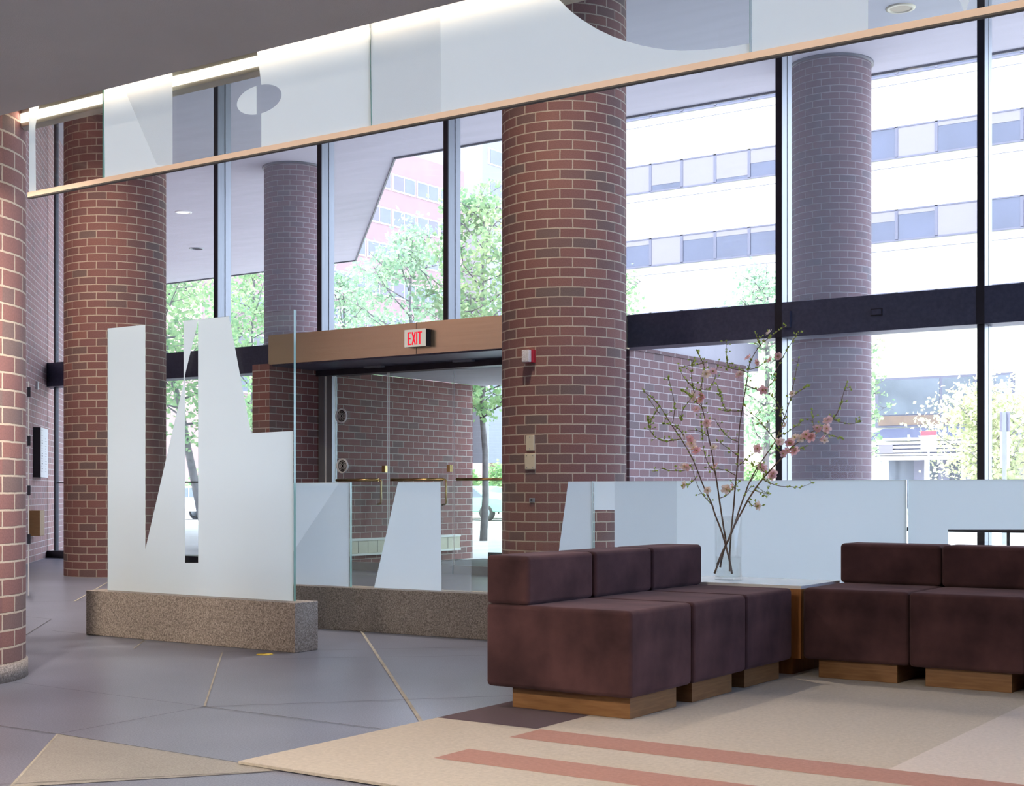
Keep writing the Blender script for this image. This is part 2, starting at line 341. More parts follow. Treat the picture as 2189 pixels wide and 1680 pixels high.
# ------------------------------------------------------------------ mesh helpers
class MB:
    """collects faces, then links them as ONE mesh object"""
    def __init__(s): s.v = []; s.f = []; s.mi = []; s.uv = []; s.sm = []
    def face(s, pts, mi=0, uv=None, smooth=False):
        b = len(s.v); s.v += [tuple(p) for p in pts]; s.f.append(list(range(b, b + len(pts)))); s.mi.append(mi); s.uv.append(uv); s.sm.append(smooth)
    def box(s, lo, hi, mi=0, M4=None):
        x0, y0, z0 = lo; x1, y1, z1 = hi
        P = [Vector(p) for p in ((x0,y0,z0),(x1,y0,z0),(x1,y1,z0),(x0,y1,z0),(x0,y0,z1),(x1,y0,z1),(x1,y1,z1),(x0,y1,z1))]
        if M4: P = [M4 @ p for p in P]
        b = len(s.v); s.v += [tuple(p) for p in P]
        for q in ((0,3,2,1),(4,5,6,7),(0,1,5,4),(1,2,6,5),(2,3,7,6),(3,0,4,7)):
            s.f.append([b + i for i in q]); s.mi.append(mi); s.uv.append(None); s.sm.append(False)
    def tube(s, pts, rad, n=8, mi=0, cap=True):
        pts = [Vector(p) for p in pts]
        if not isinstance(rad, (list, tuple)): rad = [rad] * len(pts)
        rings = []; up0 = None
        for i, p in enumerate(pts):
            t = (pts[min(i + 1, len(pts) - 1)] - pts[max(i - 1, 0)])
            t = t.normalized() if t.length > 1e-9 else Vector((0, 0, 1))
            a = up0 if up0 is not None else (Vector((0, 0, 1)) if abs(t.z) < 0.9 else Vector((1, 0, 0)))
            x = (a - t * a.dot(t))
            if x.length < 1e-6: x = t.orthogonal()
            x.normalize(); up0 = x; y = t.cross(x)
            b = len(s.v)
            for k in range(n):
                an = 2 * math.pi * k / n
                s.v.append(tuple(p + (x * math.cos(an) + y * math.sin(an)) * rad[i]))
            rings.append(b)
        for a, b in zip(rings, rings[1:]):
            for k in range(n):
                s.f.append([a + k, a + (k + 1) % n, b + (k + 1) % n, b + k]); s.mi.append(mi); s.uv.append(None); s.sm.append(True)
        if cap:
            s.f.append([rings[0] + k for k in reversed(range(n))]); s.mi.append(mi); s.uv.append(None); s.sm.append(False)
            s.f.append([rings[-1] + k for k in range(n)]); s.mi.append(mi); s.uv.append(None); s.sm.append(False)
    def lathe(s, prof, n=32, c=(0, 0, 0), mi=0, M4=None, caps=True):
        """profile of (r, z) turned about z"""
        rings = []
        for r, z in prof:
            b = len(s.v)
            for k in range(n):
                a = 2 * math.pi * k / n
                p = Vector((c[0] + r * math.cos(a), c[1] + r * math.sin(a), c[2] + z))
                if M4: p = M4 @ p
                s.v.append(tuple(p))
            rings.append(b)
        for a, b in zip(rings, rings[1:]):
            for k in range(n):
                s.f.append([a + k, a + (k + 1) % n, b + (k + 1) % n, b + k]); s.mi.append(mi); s.uv.append(None); s.sm.append(True)
        for i, rv in ((0, True), (-1, False)):
            if caps and prof[i][0] > 1e-3:
                ks = range(n); s.f.append([rings[i] + k for k in (reversed(ks) if rv else ks)]); s.mi.append(mi); s.uv.append(None); s.sm.append(False)
    def prism(s, poly, d, mi=0, mi_side=None):
        """closed outline (3-D points) pushed along d"""
        d = Vector(d); n = len(poly); b = len(s.v)
        s.v += [tuple(p) for p in poly] + [tuple(Vector(p) + d) for p in poly]
        s.f.append([b + i for i in range(n)]); s.mi.append(mi); s.uv.append(None); s.sm.append(False)
        s.f.append([b + n + i for i in reversed(range(n))]); s.mi.append(mi); s.uv.append(None); s.sm.append(False)
        for i in range(n):
            j = (i + 1) % n
            s.f.append([b + j, b + i, b + n + i, b + n + j]); s.mi.append(mi if mi_side is None else mi_side); s.uv.append(None); s.sm.append(False)
    def build(s, name, mats, parent=None, bevel=0.0, seg=2, origin=None, weld=False):
        me = bpy.data.meshes.new(name)
        off = Vector(origin) if origin else Vector((0, 0, 0))
        me.from_pydata([tuple(Vector(v) - off) for v in s.v], [], s.f)
        if not isinstance(mats, (list, tuple)): mats = [mats]
        for m in mats: me.materials.append(M[m] if isinstance(m, str) else m)
        for p, mi, sm in zip(me.polygons, s.mi, s.sm): p.material_index = mi; p.use_smooth = sm
        if any(u is not None for u in s.uv):
            ul = me.uv_layers.new(name='UVMap')
            for p, u in zip(me.polygons, s.uv):
                if u:
                    for li, c in zip(p.loop_indices, u): ul.data[li].uv = c
        o = bpy.data.objects.new(name, me); COL.objects.link(o)
        o.location = off
        if parent is not None:
            o.parent = parent
            o.matrix_parent_inverse = parent.matrix_basis.inverted()
        if bevel:
            b = o.modifiers.new('bevel', 'BEVEL'); b.width = bevel; b.segments = seg; b.limit_method = 'ANGLE'
            for p in me.polygons: p.use_smooth = True
            b.harden_normals = False
            wn = o.modifiers.new('wn', 'WEIGHTED_NORMAL'); wn.keep_sharp = False
        return o

def thing(name, label, cat, loc=(0, 0, 0), group=None, kind=None, rz=0.0):
    o = bpy.data.objects.new(name, None); COL.objects.link(o)
    o.empty_display_size = 0.1
    o.location = loc; o.rotation_euler = (0, 0, rz)
    return tag(o, label, cat, group, kind)
def tag(o, label, cat, group=None, kind=None):
    o['label'] = label; o['category'] = cat
    if group: o['group'] = group
    if kind: o['kind'] = kind
    return o
def struct(o, label, cat): return tag(o, label, cat, None, 'structure')
def box_obj(name, lo, hi, mat, parent=None, bevel=0.0, seg=2):
    b = MB(); b.box(lo, hi); return b.build(name, mat, parent, bevel, seg, origin=((lo[0]+hi[0])/2, (lo[1]+hi[1])/2, lo[2]))
def wall_box(b, A, B, t, z0, z1, mi=0):
    """upright wall from A to B with thickness t to the left of A->B, UVs in metres"""
    A = Vector((A[0], A[1], 0)); B = Vector((B[0], B[1], 0)); d = (B - A); Ln = d.length; d.normalize()
    n = Vector((-d.y, d.x, 0)) * t
    def q(p0, p1, u0, u1):
        b.face([p0 + Vector((0,0,z0)), p1 + Vector((0,0,z0)), p1 + Vector((0,0,z1)), p0 + Vector((0,0,z1))], mi, [(u0, z0), (u1, z0), (u1, z1), (u0, z1)])
    q(A, B, 0, Ln); q(B + n, A + n, 0, Ln); q(A + n, A, 0, abs(t)); q(B, B + n, 0, abs(t))
    for z in (z0, z1):
        b.face([A + Vector((0,0,z)), B + Vector((0,0,z)), B + n + Vector((0,0,z)), A + n + Vector((0,0,z))], mi, [(0,0),(Ln,0),(Ln,abs(t)),(0,abs(t))])

# ------------------------------------------------------------------ the setting: floor, ceilings, walls
CEIL = 6.75
BEAM0, BEAM1 = 2.615, 2.98
WY = 13.6            # inner face of the window wall
b = MB(); b.box((-30, -9, -0.3), (10, WY + 0.3, 0))
floor = struct(b.build('floor', 'floor'), 'grey granite paved lobby floor with diagonal joints', 'floor')
# beige triangular slab, and the joints of the diagonal paving
tri = MB(); z = 0.002
A, B_, C_ = fl(125, 1570), fl(25, 1684), fl(600, 1645)
tri.face([(A.x, A.y, z), (B_.x, B_.y, z), (C_.x - .02, C_.y - .08, z), (C_.x, A.y - .02, z)])
tri.build('beige_slab', 'floor_beige', floor)
jb = MB()
def joint(p, q, w=0.006, mi=0, z=0.003):
    p = Vector((p[0], p[1], z)); q = Vector((q[0], q[1], z)); d = (q - p).normalized(); n = Vector((-d.y, d.x, 0)) * w / 2
    jb.face([p - n, q - n, q + n, p + n], mi)
S2 = 12.0
joint((-4.85, 4.54), (-4.85 - 1.55, 4.54 + 1.6), 0.010); joint((-4.85, 4.54), (-3.75, 5.76), 0.006, 1)
joint((-4.85, 4.54), (-3.70, 4.535), 0.006, 1); joint((-7.1, 8.2), (-3.70, 4.72), 0.018)
joint((-4.80, 3.685), (-4.00, 2.86), 0.012); joint((-4.80, 3.685), (-3.66, 3.67), 0.006, 1); joint((-4.14, 2.93), (-3.50, 3.66), 0.005, 1)
joint((-5.9, 3.66), (-4.8, 3.685), 0.005, 1); joint((-4.80, 3.685), (-4.85, 4.54), 0.004, 1)
joint((-10.5, 8.24), (-12.43, 10.2), 0.018); joint((-10.8, 7.97), (-9.6, 9.4), 0.006, 1); joint((-7.02, 5.97), (-7.38, 6.37), 0.012)
joint((-7.38, 6.37), (-8.4, 6.40), 0.006, 1); joint((-6.4, 6.15), (-5.0, 7.55), 0.005, 1); joint((-9.2, 7.0), (-7.9, 5.7), 0.006, 1)
joint((-9.2, 7.0), (-12.0, 7.03), 0.006, 1); joint((-6.0, 6.0), (-4.2, 7.6), 0.004, 1); joint((-4.85, 4.54), (-6.6, 4.56), 0.003, 1)
jb.build('paving_joint', ['joint', 'joint_dark'], floor)

b = MB(); EDGE_Y = 3.5; EDGE_Z = 2.533
b.box((-30, -9, EDGE_Z), (10, EDGE_Y, 3.4)); b.box((-30, EDGE_Y, 3.28), (10, 5.0, 3.4))
struct(b.build('ceiling_low', 'ceil'), 'smooth grey low ceiling over the seating, ending above the glass frieze', 'ceiling')
b = MB()
OUT = [(-40, 5.0), (10, 5.0), (10, 18.63), (-15.2, 18.63), (-22.72, 26.3), (-40, 26.3)]
b.prism([(x, y, CEIL) for x, y in OUT], (0, 0, 0.55))
struct(b.build('ceiling_high', 'soffit'), 'pale high ceiling running out over the glass as a soffit with an angled edge', 'ceiling')
b = MB(); b.box((-40, -9.4, CEIL + 0.55), (10.4, 18.4, CEIL + 0.7)); b.box((-40, 18.4, CEIL + 0.55), (-23, 26.2, CEIL + 0.7)); b.box((-40, -9.4, 3.2), (10.4, -9.0, CEIL + .6))
struct(b.build('roof', 'soffit'), 'flat roof above the lobby', 'roof')
# slim metal trim along the soffit edge
b = MB()
for p, q in zip(OUT[2:5], OUT[3:6]):
    wall_box(b, (p[0], p[1]), (q[0], q[1]), 0.03, CEIL - 0.03, CEIL + 0.02)
struct(b.build('trim_1', 'black'), 'thin dark drip trim along the soffit edge', 'trim')

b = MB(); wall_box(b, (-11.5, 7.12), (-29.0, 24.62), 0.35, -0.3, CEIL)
wl = struct(b.build('wall_left', 'brick_glare'), 'brick wall with glare in its lavender tone at the left running diagonally out past the glass', 'wall')
b = MB(); wall_box(b, (-12.42, 12.72), (-12.42, 17.05), -0.0, 0, 2.60)
b = MB(); wall_box(b, (-12.42, 12.72), (-12.42, 17.05), 0.3, 0, 2.615)
struct(b.build('wall_vestibule_left', 'brick_wall'), 'dark red brick side wall inside the entrance vestibule behind the glass doors', 'wall')
b = MB(); wall_box(b, (-7.85, 13.80), (-7.85, 16.83), 0.3, 0, 2.62)
b.box((-8.17, 13.8, 2.62), (-7.83, 16.86, 2.66), 0)
struct(b.build('wall_vestibule_right', 'brick_haze'), 'brick outer side wall of the vestibule seen behind the flowering branches', 'wall')
b = MB(); b.box((-30.3, -9, 0), (-30, 9, CEIL + .5)); b.box((-30, 6.6, 0), (-11.6, 6.9, CEIL))
b.box((-30.3, 9, 0), (-30, 26, CEIL))
struct(b.build('wall_far_left', 'wallpaint'), 'plain painted wall beyond the left of the view', 'wall')
b = MB(); b.box((-30, -9.3, 0), (10, -9, CEIL))
struct(b.build('wall_back', 'wallpaint'), 'plain painted wall behind the viewer', 'wall')
b = MB(); b.box((10, -9, 0), (10.3, 4.8, CEIL))
struct(b.build('wall_right', 'wall_dark'), 'plain wall beyond the right of the view, dark to limit bounce', 'wall')
wr = thing('window_20', 'unseen glazing added beyond the right of the view for bluish fill', 'window', (10, 9, 0), None, 'structure')  # added opening, lets bluish sky fill in from the right
b = MB()
for k in range(5): b.box((10, 4.8 + k * 2.2, 0), (10.2, 4.87 + k * 2.2, CEIL))
b.box((10, 4.8, 0), (10.2, WY + .3, .1)); b.box((10, 4.8, BEAM0), (10.2, WY + .3, BEAM1))
b.build('frame', 'black', wr)
b = MB(); b.box((10.09, 4.8, 0), (10.102, WY + .3, CEIL)); b.build('pane', 'glass_tint', wr)

# ------------------------------------------------------------------ brick columns
def column(name, x, y, R, z0, z1, mat, label, turn=0.0, nb=None, plinth=None, group=None):
    c = thing(name, label, 'column', (x, y, 0), group, 'thing')
    b = MB(); n = 64; bw = 0.2356; nb = nb or round(2 * math.pi * R / bw); per = nb * bw
    zz = z0 + (plinth or 0)
    for k in range(n):
        a0 = 2 * math.pi * k / n + turn; a1 = 2 * math.pi * (k + 1) / n + turn
        p = lambda a, z: (R * math.cos(a), R * math.sin(a), z)
        u0 = per * k / n; u1 = per * (k + 1) / n
        b.face([p(a0, zz), p(a1, zz), p(a1, z1), p(a0, z1)], 0, [(u0, zz), (u1, zz), (u1, z1), (u0, z1)], True)
    b.face([(R * math.cos(2*math.pi*k/n), R * math.sin(2*math.pi*k/n), z1) for k in range(n)], 0)
    o = b.build('shaft', mat, c); o.matrix_parent_inverse = Matrix(); o.location = (0, 0, 0)
    # weld so the round shades smoothly
    bm = bmesh.new(); bm.from_mesh(o.data); bmesh.ops.remove_doubles(bm, verts=bm.verts, dist=1e-4); bm.to_mesh(o.data); bm.free()
    if R < .55:  # black ring stands in for the shadow gap under the soffit
        b = MB(); b.lathe([(R + .002, z1 - .035), (R + .03, z1 - .03), (R + .03, z1)], 64, caps=False)
        q = b.build('shadow_ring', 'black', c); q.matrix_parent_inverse = Matrix()
    if plinth:
        b = MB(); b.lathe([(R + 0.012, 0), (R + 0.012, plinth - 0.01), (R - .005, plinth)], 64)
        q = b.build('plinth', 'granite', c); q.matrix_parent_inverse = Matrix()
    return c
NLX, NLY = -6.90, 4.33
COLX, COLY, COLR = -7.203, 11.389, 0.6
column('brick_column', NLX, NLY, 0.6, 0, 3.28, 'brick', 'near round brick column cut by the left edge, with a pale stone foot', 0.3, plinth=0.10)
column('brick_column', -13.564, 11.249, 0.6, 0, CEIL, 'brick', 'round orange lit brick column standing behind the tall etched glass panel', 1.1)
column('brick_column', COLX, COLY, COLR, 0, CEIL, 'brick', 'central round brick column carrying the wall plates and the fire strobe', 0.5)
column('brick_column', -7.077, 17.919, 0.525, 0, CEIL, 'brick_out_shade', 'outdoor round brick column with its top in view beyond the right hand glazing', 0.2)
column('brick_column', -17.193, 18.217, 0.525, 0, CEIL, 'brick_out_shade', 'outdoor round brick column beyond the glass above the doorway, left of the angled soffit edge', 0.7)
# on outdoor columns a black ring paints the shade where they meet the soffit

# ------------------------------------------------------------------ window wall
MX = [-19.85, -17.963, -16.15, -14.344, -12.421, -10.347, -8.17, -5.982, -3.898, -1.80, 0.30, 2.40, 4.50, 6.60, 8.70]
GY = WY + 0.145
for i, (xa, xb) in enumerate(zip(MX[1:], MX[2:])):
    vest = -12.5 < xa < -8.0
    lo = BEAM1 if vest else 0.0
    w = thing('window_%d' % (i + 1), '%s glazed bay of the lobby window wall, mullion on its left' % ['first', 'second', 'third', 'fourth', 'fifth', 'sixth', 'seventh', 'eighth', 'ninth', 'tenth', 'eleventh', 'twelfth', 'thirteenth'][i], 'window', (xa, WY, 0), None, 'structure')
    b = MB()
    if i == 0: b.box((xa, GY - .03, 0), (xa + .035, GY + .03, CEIL)); b.build('mullion', 'black', w); mw = .035
    else: mw = .067
    b = MB()
    if i: b.box((xa, WY + 0.015, lo), (xa + 0.067, GY - 0.008, CEIL)); b.box((xa, GY + 0.012, lo), (xa + 0.067, WY + 0.26, CEIL))
    if i:
        b.box((xa + 0.012, GY - 0.01, lo), (xa + 0.055, GY + 0.014, CEIL), 1)
        b.build('mullion', ['alu', 'black'], w)
        b = MB(); b.box((xa - 0.002, WY, lo), (xa + 0.069, WY + 0.016, CEIL)); b.build('mullion_front_shade', 'black', w)  # backlit front face painted black, lit sides left in lighter metal
    b = MB(); b.box((xa + mw - .007, GY, BEAM1 - .02), (xb + .005, GY + 0.012, CEIL - .02)); b.build('upper_pane', 'glass', w)
    if not vest:
        b = MB(); b.box((xa + mw - .007, GY, 0.1), (xb + .005, GY + 0.012, BEAM0 + .02)); b.build('lower_pane', 'glass', w)
        b = MB(); b.box((xa, WY - 0.03, 0), (xb, WY + 0.26, 0.105)); b.build('sill', 'black', w)
        if xa < -12.5:
            b = MB(); b.box((xa + .06, GY - 0.012, 1.135), (xb, GY + 0.024, 1.152)); b.build('glazing_bar', 'black', w)
# dark transom beam, in lengths between mullions
BEAMS = [(-19.85, -12.43), (-7.90, -5.975), (-5.915, -3.90), (-3.83, 10)]
for i, (xa, xb) in enumerate(BEAMS):
    b = MB(); b.box((xa, WY - 0.02, BEAM0), (xb, WY + 0.30, BEAM1))
    o = b.build('trim_%d' % (i + 2), 'navy', None, 0.006, 2)
    struct(o, ['dark navy transom beam left of the doorway', 'dark navy transom beam between the central column and first mullion', 'dark navy transom beam with a small plate behind the branches', 'dark navy transom beam at the right edge'][i], 'transom beam')
b = MB(); b.box((-5.985, WY - 0.021, BEAM0 - 0.0), (-5.905, WY + 0.1, BEAM1)); b.box((-3.905, WY - 0.0215, BEAM0), (-3.825, WY + .1, BEAM1))
struct(b.build('trim_6', 'black'), 'dark cover strips where the mullions cross the transom beam', 'trim')
p = on_y(1874, 667, WY - .02)
b = MB(); b.box((p.x - .06, WY - 0.03, p.z - .035), (p.x + .06, WY - .019, p.z + .035)); b.box((p.x - .05, WY - 0.034, p.z - .026), (p.x + .05, WY - .03, p.z + .026), 1)
tag(b.build('sensor_plate', ['black', 'navy']), 'small rectangular plate on the dark transom beam above the right branches', 'plate')
p = on_y(1686, 680, WY - .02)
box_obj('door_sensor', (p.x - .05, WY - 0.06, p.z - .10), (p.x + .03, WY - .0215, p.z + .07), 'navy')
tag(bpy.data.objects['door_sensor'], 'small dark box on the transom beam beside the mullion', 'sensor')
# low black rail before the glass at right
rl = thing('hand_rail', 'low black rail on posts in front of the right window, seen through the clear glass', 'railing', (-3.4, 13.2, 0))
b = MB(); b.tube([(-4.6, 13.2, 0.645), (3.0, 13.2, 0.645)], 0.02, 10); b.build('rail', 'black', rl)
for x in (-3.50, -1.8, -0.1, 1.6):
    b = MB(); b.tube([(x, 13.2, 0), (x, 13.2, 0.64)], 0.016, 10); b.build('post', 'black', rl)

# ------------------------------------------------------------------ entrance: bronze header, doors, vestibule
b = MB(); b.box((-12.44, 12.72, 2.602), (-7.75, WY + 0.02, 2.97))
b.box((-10.075, 12.7185, 2.602), (-10.069, 12.72, 2.97), 1)
hd = struct(b.build('trim_7', ['bronze', 'black'], None), 'long polished bronze header box above the entrance doors', 'door header')
b = MB(); b.box((-12.40, 12.75, 2.585), (-7.8, WY - .02, 2.602)); b.build('underside', 'navy', hd)
DX = [-12.17, -11.262, -10.232, -9.20, -8.17]
DY = 13.65
b = MB(); b.box((-12.40, 13.55, 2.51), (-7.9, 13.75, 2.60)); b.box((-12.40, DY - .05, 0), (-12.30, DY + .09, 2.52), 1); b.box((-12.288, DY - .02, 0), (-12.19, DY + .08, 2.52), 1)
b.box((-12.30, DY - .03, 0), (-12.288, DY + .05, 2.52), 2)
struct(b.build('trim_8', ['black', 'alu', 'sign_white']), 'dark frame and slim grey jamb posts around the entrance doors', 'door frame')
for i in range(2):
    x = (-11.35, -9.95)[i]
    b = MB(); b.box((x - .14, 13.44, 2.565), (x + .14, 13.52, 2.588)); tag(b.build('door_closer', 'greyblue'), ['slim grey closer plate under the header above the left door', 'slim grey closer plate under the header above the middle door'][i], 'door closer', 'door closers')
for i, (xa, xb) in enumerate(zip(DX, DX[1:])):
    d = thing('door_%d' % (i + 1), '%s frameless glass entrance door with brass bar' % ['leftmost', 'second', 'third', 'fourth'][i], 'door', (xa, DY, 0), None, 'structure')
    b = MB(); b.box((xa + .012, DY, 0.02), (xb - .012, DY + 0.014, 2.51))
    o = b.build('pane', ['glass_clear', 'sign_white'], d)
    for p in o.data.polygons:
        if abs(p.normal.x) > 0.9: p.material_index = 1
    b = MB(); b.box((xa + .012, DY - .012, 0.0), (xb - .012, DY + 0.026, 0.105)); b.build('bottom_rail', 'greyblue', d)
    if i < 3:
        b = MB(); b.tube([(xa + .10, DY - .07, 1.155), (xb - .10, DY - .07, 1.155)], 0.018, 12); b.build('push_bar', 'brass', d)
        x = xb - 0.03 - .03
        b = MB(); b.tube([(xb - .10, DY - .07, 1.155), (x - .012, DY - .07, 1.155), (x, DY - .07, 1.14), (x, DY - .07, 0.87), (x - .012, DY - .07, 0.855), (x - .07, DY - .06, 0.845)], 0.011, 10); b.build('pull_handle', 'brass', d)
        b = MB(); b.box((xb - .085, DY - .025, 1.25), (xb - .035, DY + .03, 1.335)); b.build('lock', 'brass', d)
def disc(u, v, label):
    p = on_y(u, v, DY - .01); X4 = Matrix.Translation(p) @ Matrix.Rotation(math.pi / 2, 4, 'X')
    t = thing('wall_speaker', label, 'round vent', p)
    b = MB(); b.lathe([(0.073, 0.0), (0.095, 0.0), (0.1, 0.008), (0.096, 0.02), (0.086, 0.024), (0.075, 0.016)], 36, M4=X4, caps=False); b.build('rim', 'white', t)
    b = MB(); b.lathe([(0.0001, 0.004), (0.074, 0.004)], 36, M4=X4); b.build('disc', 'ink', t)
    for r in (0.018, 0.036, 0.054):
        b = MB(); b.lathe([(r, 0.005), (r, 0.012), (r + .004, 0.012), (r + .004, 0.005)], 36, M4=X4, caps=False); b.build('ring', 'white', t)
disc(731, 889, 'upper round grey disc with concentric rings by the left door jamb')
disc(733, 996, 'lower round grey disc with concentric rings by the left door jamb')
# vestibule: outer doors, roof, mat, heater
b = MB(); b.box((-12.42, 13.76, 2.62), (-7.86, 17.3, 2.97)); struct(b.build('ceiling_vestibule', 'soffit'), 'flat roof slab over the entrance vestibule', 'ceiling')
b = MB(); b.box((-12.12, 13.8, 0.001), (-8.15, 16.9, 0.012)); tag(b.build('entrance_mat', 'tyre'), 'dark grey walk off mat on the vestibule floor', 'mat')
for i in range(4):
    xa = -12.1 + i * 1.0
    d = thing('door_%d' % (i + 5), '%s outer glass door at the far end of the vestibule' % ['first', 'second', 'third', 'fourth'][i], 'door', (xa, 17.0, 0), None, 'structure')
    b = MB(); b.box((xa + .01, 17.0, 0.02), (xa + .99, 17.012, 2.6)); b.build('pane', 'glass_clear', d)
    b = MB(); b.box((xa + .01, 16.985, 0), (xa + .99, 17.03, 0.10)); b.build('bottom_rail', 'black', d)
ht = thing('baseboard_heater', 'long cream baseboard heater on the vestibule brick wall', 'heater', (-12.35, 14.8, 0))
b = MB(); b.box((-12.42, 13.95, 0.17), (-12.32, 16.6, 0.35)); b.build('cover', 'cream', ht, 0.008)
b = MB(); b.box((-12.42, 13.95, 0.345), (-12.305, 16.6, 0.375)); b.box((-12.42, 13.95, 0.145), (-12.305, 16.6, 0.172)); b.build('rail', 'sign_white', ht)
for k in range(12):
    b = MB(); b.box((-12.322, 14.1 + k * .2, 0.18), (-12.318, 14.105 + k * .2, 0.34)); b.build('seam', 'ink', ht)
# exit sign
EX, EZ, EY = -10.015, 2.778, 12.72
ex = thing('exit_sign', 'white exit sign with red letters on the bronze header', 'exit sign', (EX, EY, EZ))
b = MB(); b.box((EX - .155, EY - .095, EZ - .10), (EX + .155, EY, EZ + .10)); b.build('housing', 'black', ex, 0.004)
b = MB(); b.box((EX - .155, EY - .100, EZ - .10), (EX + .155, EY - .094, EZ + .10)); b.build('face', 'exit_face', ex)
def letter(bars, x0, w, nm):
    b = MB(); h = 0.148; z0 = EZ - 0.078; y0, y1 = EY - 0.1035, EY - 0.0995
    for (ax, az, bx, bz, t) in bars:
        p = Vector((x0 + ax * w, 0, z0 + az * h)); q = Vector((x0 + bx * w, 0, z0 + bz * h)); d = (q - p).normalized(); n = Vector((-d.z, 0, d.x)) * t / 2
        b.prism([(p - n).xz.to_3d().xzy + Vector((0, y0, 0)) if False else Vector(((p - n).x, y0, (p - n).z)), Vector(((q - n).x, y0, (q - n).z)), Vector(((q + n).x, y0, (q + n).z)), Vector(((p + n).x, y0, (p + n).z))], (0, y1 - y0, 0))
    b.build('letter', 'exit_red', ex)
T = 0.0175
letter([(0.12, 0, 0.12, 1, T), (0, .95, 1, .95, T * .9), (0, .5, .85, .5, T * .9), (0, .05, 1, .05, T * .9)], EX - .103, .048, 'E')
letter([(0.1, 0, .9, 1, T), (0.1, 1, .9, 0, T)], EX - .045, .058, 'X')
letter([(0.5, 0, .5, 1, T)], EX + .018, .02, 'I')
letter([(0.5, 0, .5, 1, T), (0, .95, 1, .95, T * .9)], EX + .043, .06, 'T')

# ------------------------------------------------------------------ things fixed to the central column and the left wall
def on_col(u, v):
    r = ray(u, v); a = r.x ** 2 + r.y ** 2; bq = -2 * (r.x * COLX + r.y * COLY); c = COLX ** 2 + COLY ** 2 - COLR ** 2
    t = (-bq - math.sqrt(bq * bq - 4 * a * c)) / (2 * a); p = EYEV + r * t
    n = Vector((p.x - COLX, p.y - COLY, 0)).normalized(); return p, n
def col_frame(u, v, off=0.0):
    p, n = on_col(u, v); s = Vector((0, 0, 1)).cross(n)
    Mx = Matrix((( s.x, n.x, 0, p.x + n.x * off), (s.y, n.y, 0, p.y + n.y * off), (s.z, n.z, 1, p.z), (0, 0, 0, 1)))
    return Mx, p
Mx, p = col_frame(1134, 762)
st = thing('fire_strobe', 'red fire alarm strobe with crystalline clear lens high on the central column', 'strobe', p)
b = MB(); b.box((-.055, -.02, -.06), (.055, .035, .06), 0, Mx); b.build('base', 'red', st, 0.004)
b = MB(); b.box((-.045, .035, -.058), (.035, .085, .058), 0, Mx); b.build('lens', 'strobe', st, 0.008)
for u, v, w, h, lab, nsc in ((1134.5, 947, .044, .072, 'upper narrower cream wall plate on the central column', 2), (1134.5, 986.5, .056, .074, 'lower wider cream wall plate on the central column', 4)):
    Mx, p = col_frame(u, v)
    t = thing('wall_plate', lab, 'wall plate', p, 'cream plates on the central column')
    b = MB(); b.box((-w, -.02, -h), (w, .018, h), 0, Mx); b.build('plate', 'cream', t, 0.006, 3)
    for k in range(nsc):
        sx = 0 if nsc == 2 else (-.6 * w if k % 2 else .6 * w); sz = (.75 if k < nsc / 2 else -.75) * h
        b = MB(); b.box((sx - .004, .018, sz - .004), (sx + .004, .020, sz + .004), 0, Mx); b.build('screw', 'greyblue', t)
Mx, p = col_frame(1138, 1069)
t = thing('wall_socket', 'small dark grey socket low on the central column behind the clear glass', 'socket', p)
b = MB(); b.box((-.026, -.02, -.02), (.026, .015, .02), 0, Mx); b.build('plate', 'greyblue', t, 0.003)
b = MB(); b.box((-.01, .015, -.01), (.01, .018, .01), 0, Mx); b.build('opening', 'ink', t)
# left wall frame: s along the wall (away), n out of the wall
WP = Vector((-18.1, 13.72, 0)); WD = Vector((-1, 1, 0)).normalized(); WN = Vector((1, 1, 0)).normalized()
def wall_frame(u, v):
    p = on_plane(u, v, WP, WN)
    return Matrix(((WD.x, WN.x, 0, p.x), (WD.y, WN.y, 0, p.y), (0, 0, 1, p.z), (0, 0, 0, 1))), p
Mx, p = wall_frame(79, 968)
t = thing('directory_sign', 'tall white directory board with a black side on the left brick wall', 'sign', p)
b = MB(); b.box((-.36, 0, -.36), (.36, .10, .36), 0, Mx); b.build('case', 'black', t)
b = MB(); b.box((-.36, .10, -.36), (.37, .105, .36), 0, Mx); b.build('board', 'paper', t)
rnd = random.Random(4)
for k in range(17):
    z = .32 - k * .037; b = MB()
    b.box((-.26, .105, z - .006), (-.26 + rnd.uniform(.04, .10), .106, z + .006), 0, Mx); b.build('listing_mark', 'ink', t)
    if k > 2:
        b = MB(); b.box((.06, .105, z - .003), (.06 + rnd.uniform(.08, .2), .106, z + .003), 0, Mx); b.build('listing_line', 'greyblue', t)
Mx, p = wall_frame(77.5, 824)
b = MB(); b.box((-.05, 0, -.06), (.05, .03, .06), 0, Mx); tag(b.build('thermostat', 'white', None, 0.006), 'small white thermostat on the left brick wall above the directory board', 'thermostat')
Mx, p = wall_frame(66, 1118)
b = MB(); b.box((-.25, 0, -.18), (.20, .16, .18), 0, Mx); tag(b.build('wooden_box', 'tan', None, 0.006), 'tan wooden box fixed low on the left brick wall', 'wall box')
dp = at_d(61, 980, 13.2)
t = thing('glass_door', 'open glass door edge with black clamps beside the near brick column', 'glass door', (dp.x, dp.y, 0))
vd = Vector((dp.x, dp.y, 0)).normalized(); sd = Vector((0, 0, 1)).cross(vd)
RM = Matrix(((-vd.y * -1, vd.x, 0, dp.x), (vd.x * -1, vd.y, 0, dp.y), (0, 0, 1, 0), (0, 0, 0, 1)))
b = MB(); b.box((-.006, 0, 0.02), (.006, .9, 2.05), 0, RM); o = b.build('pane', ['glass_clear', 'sign_white'], t)
for k, pl in enumerate(o.data.polygons):
    if k == 2: pl.material_index = 1
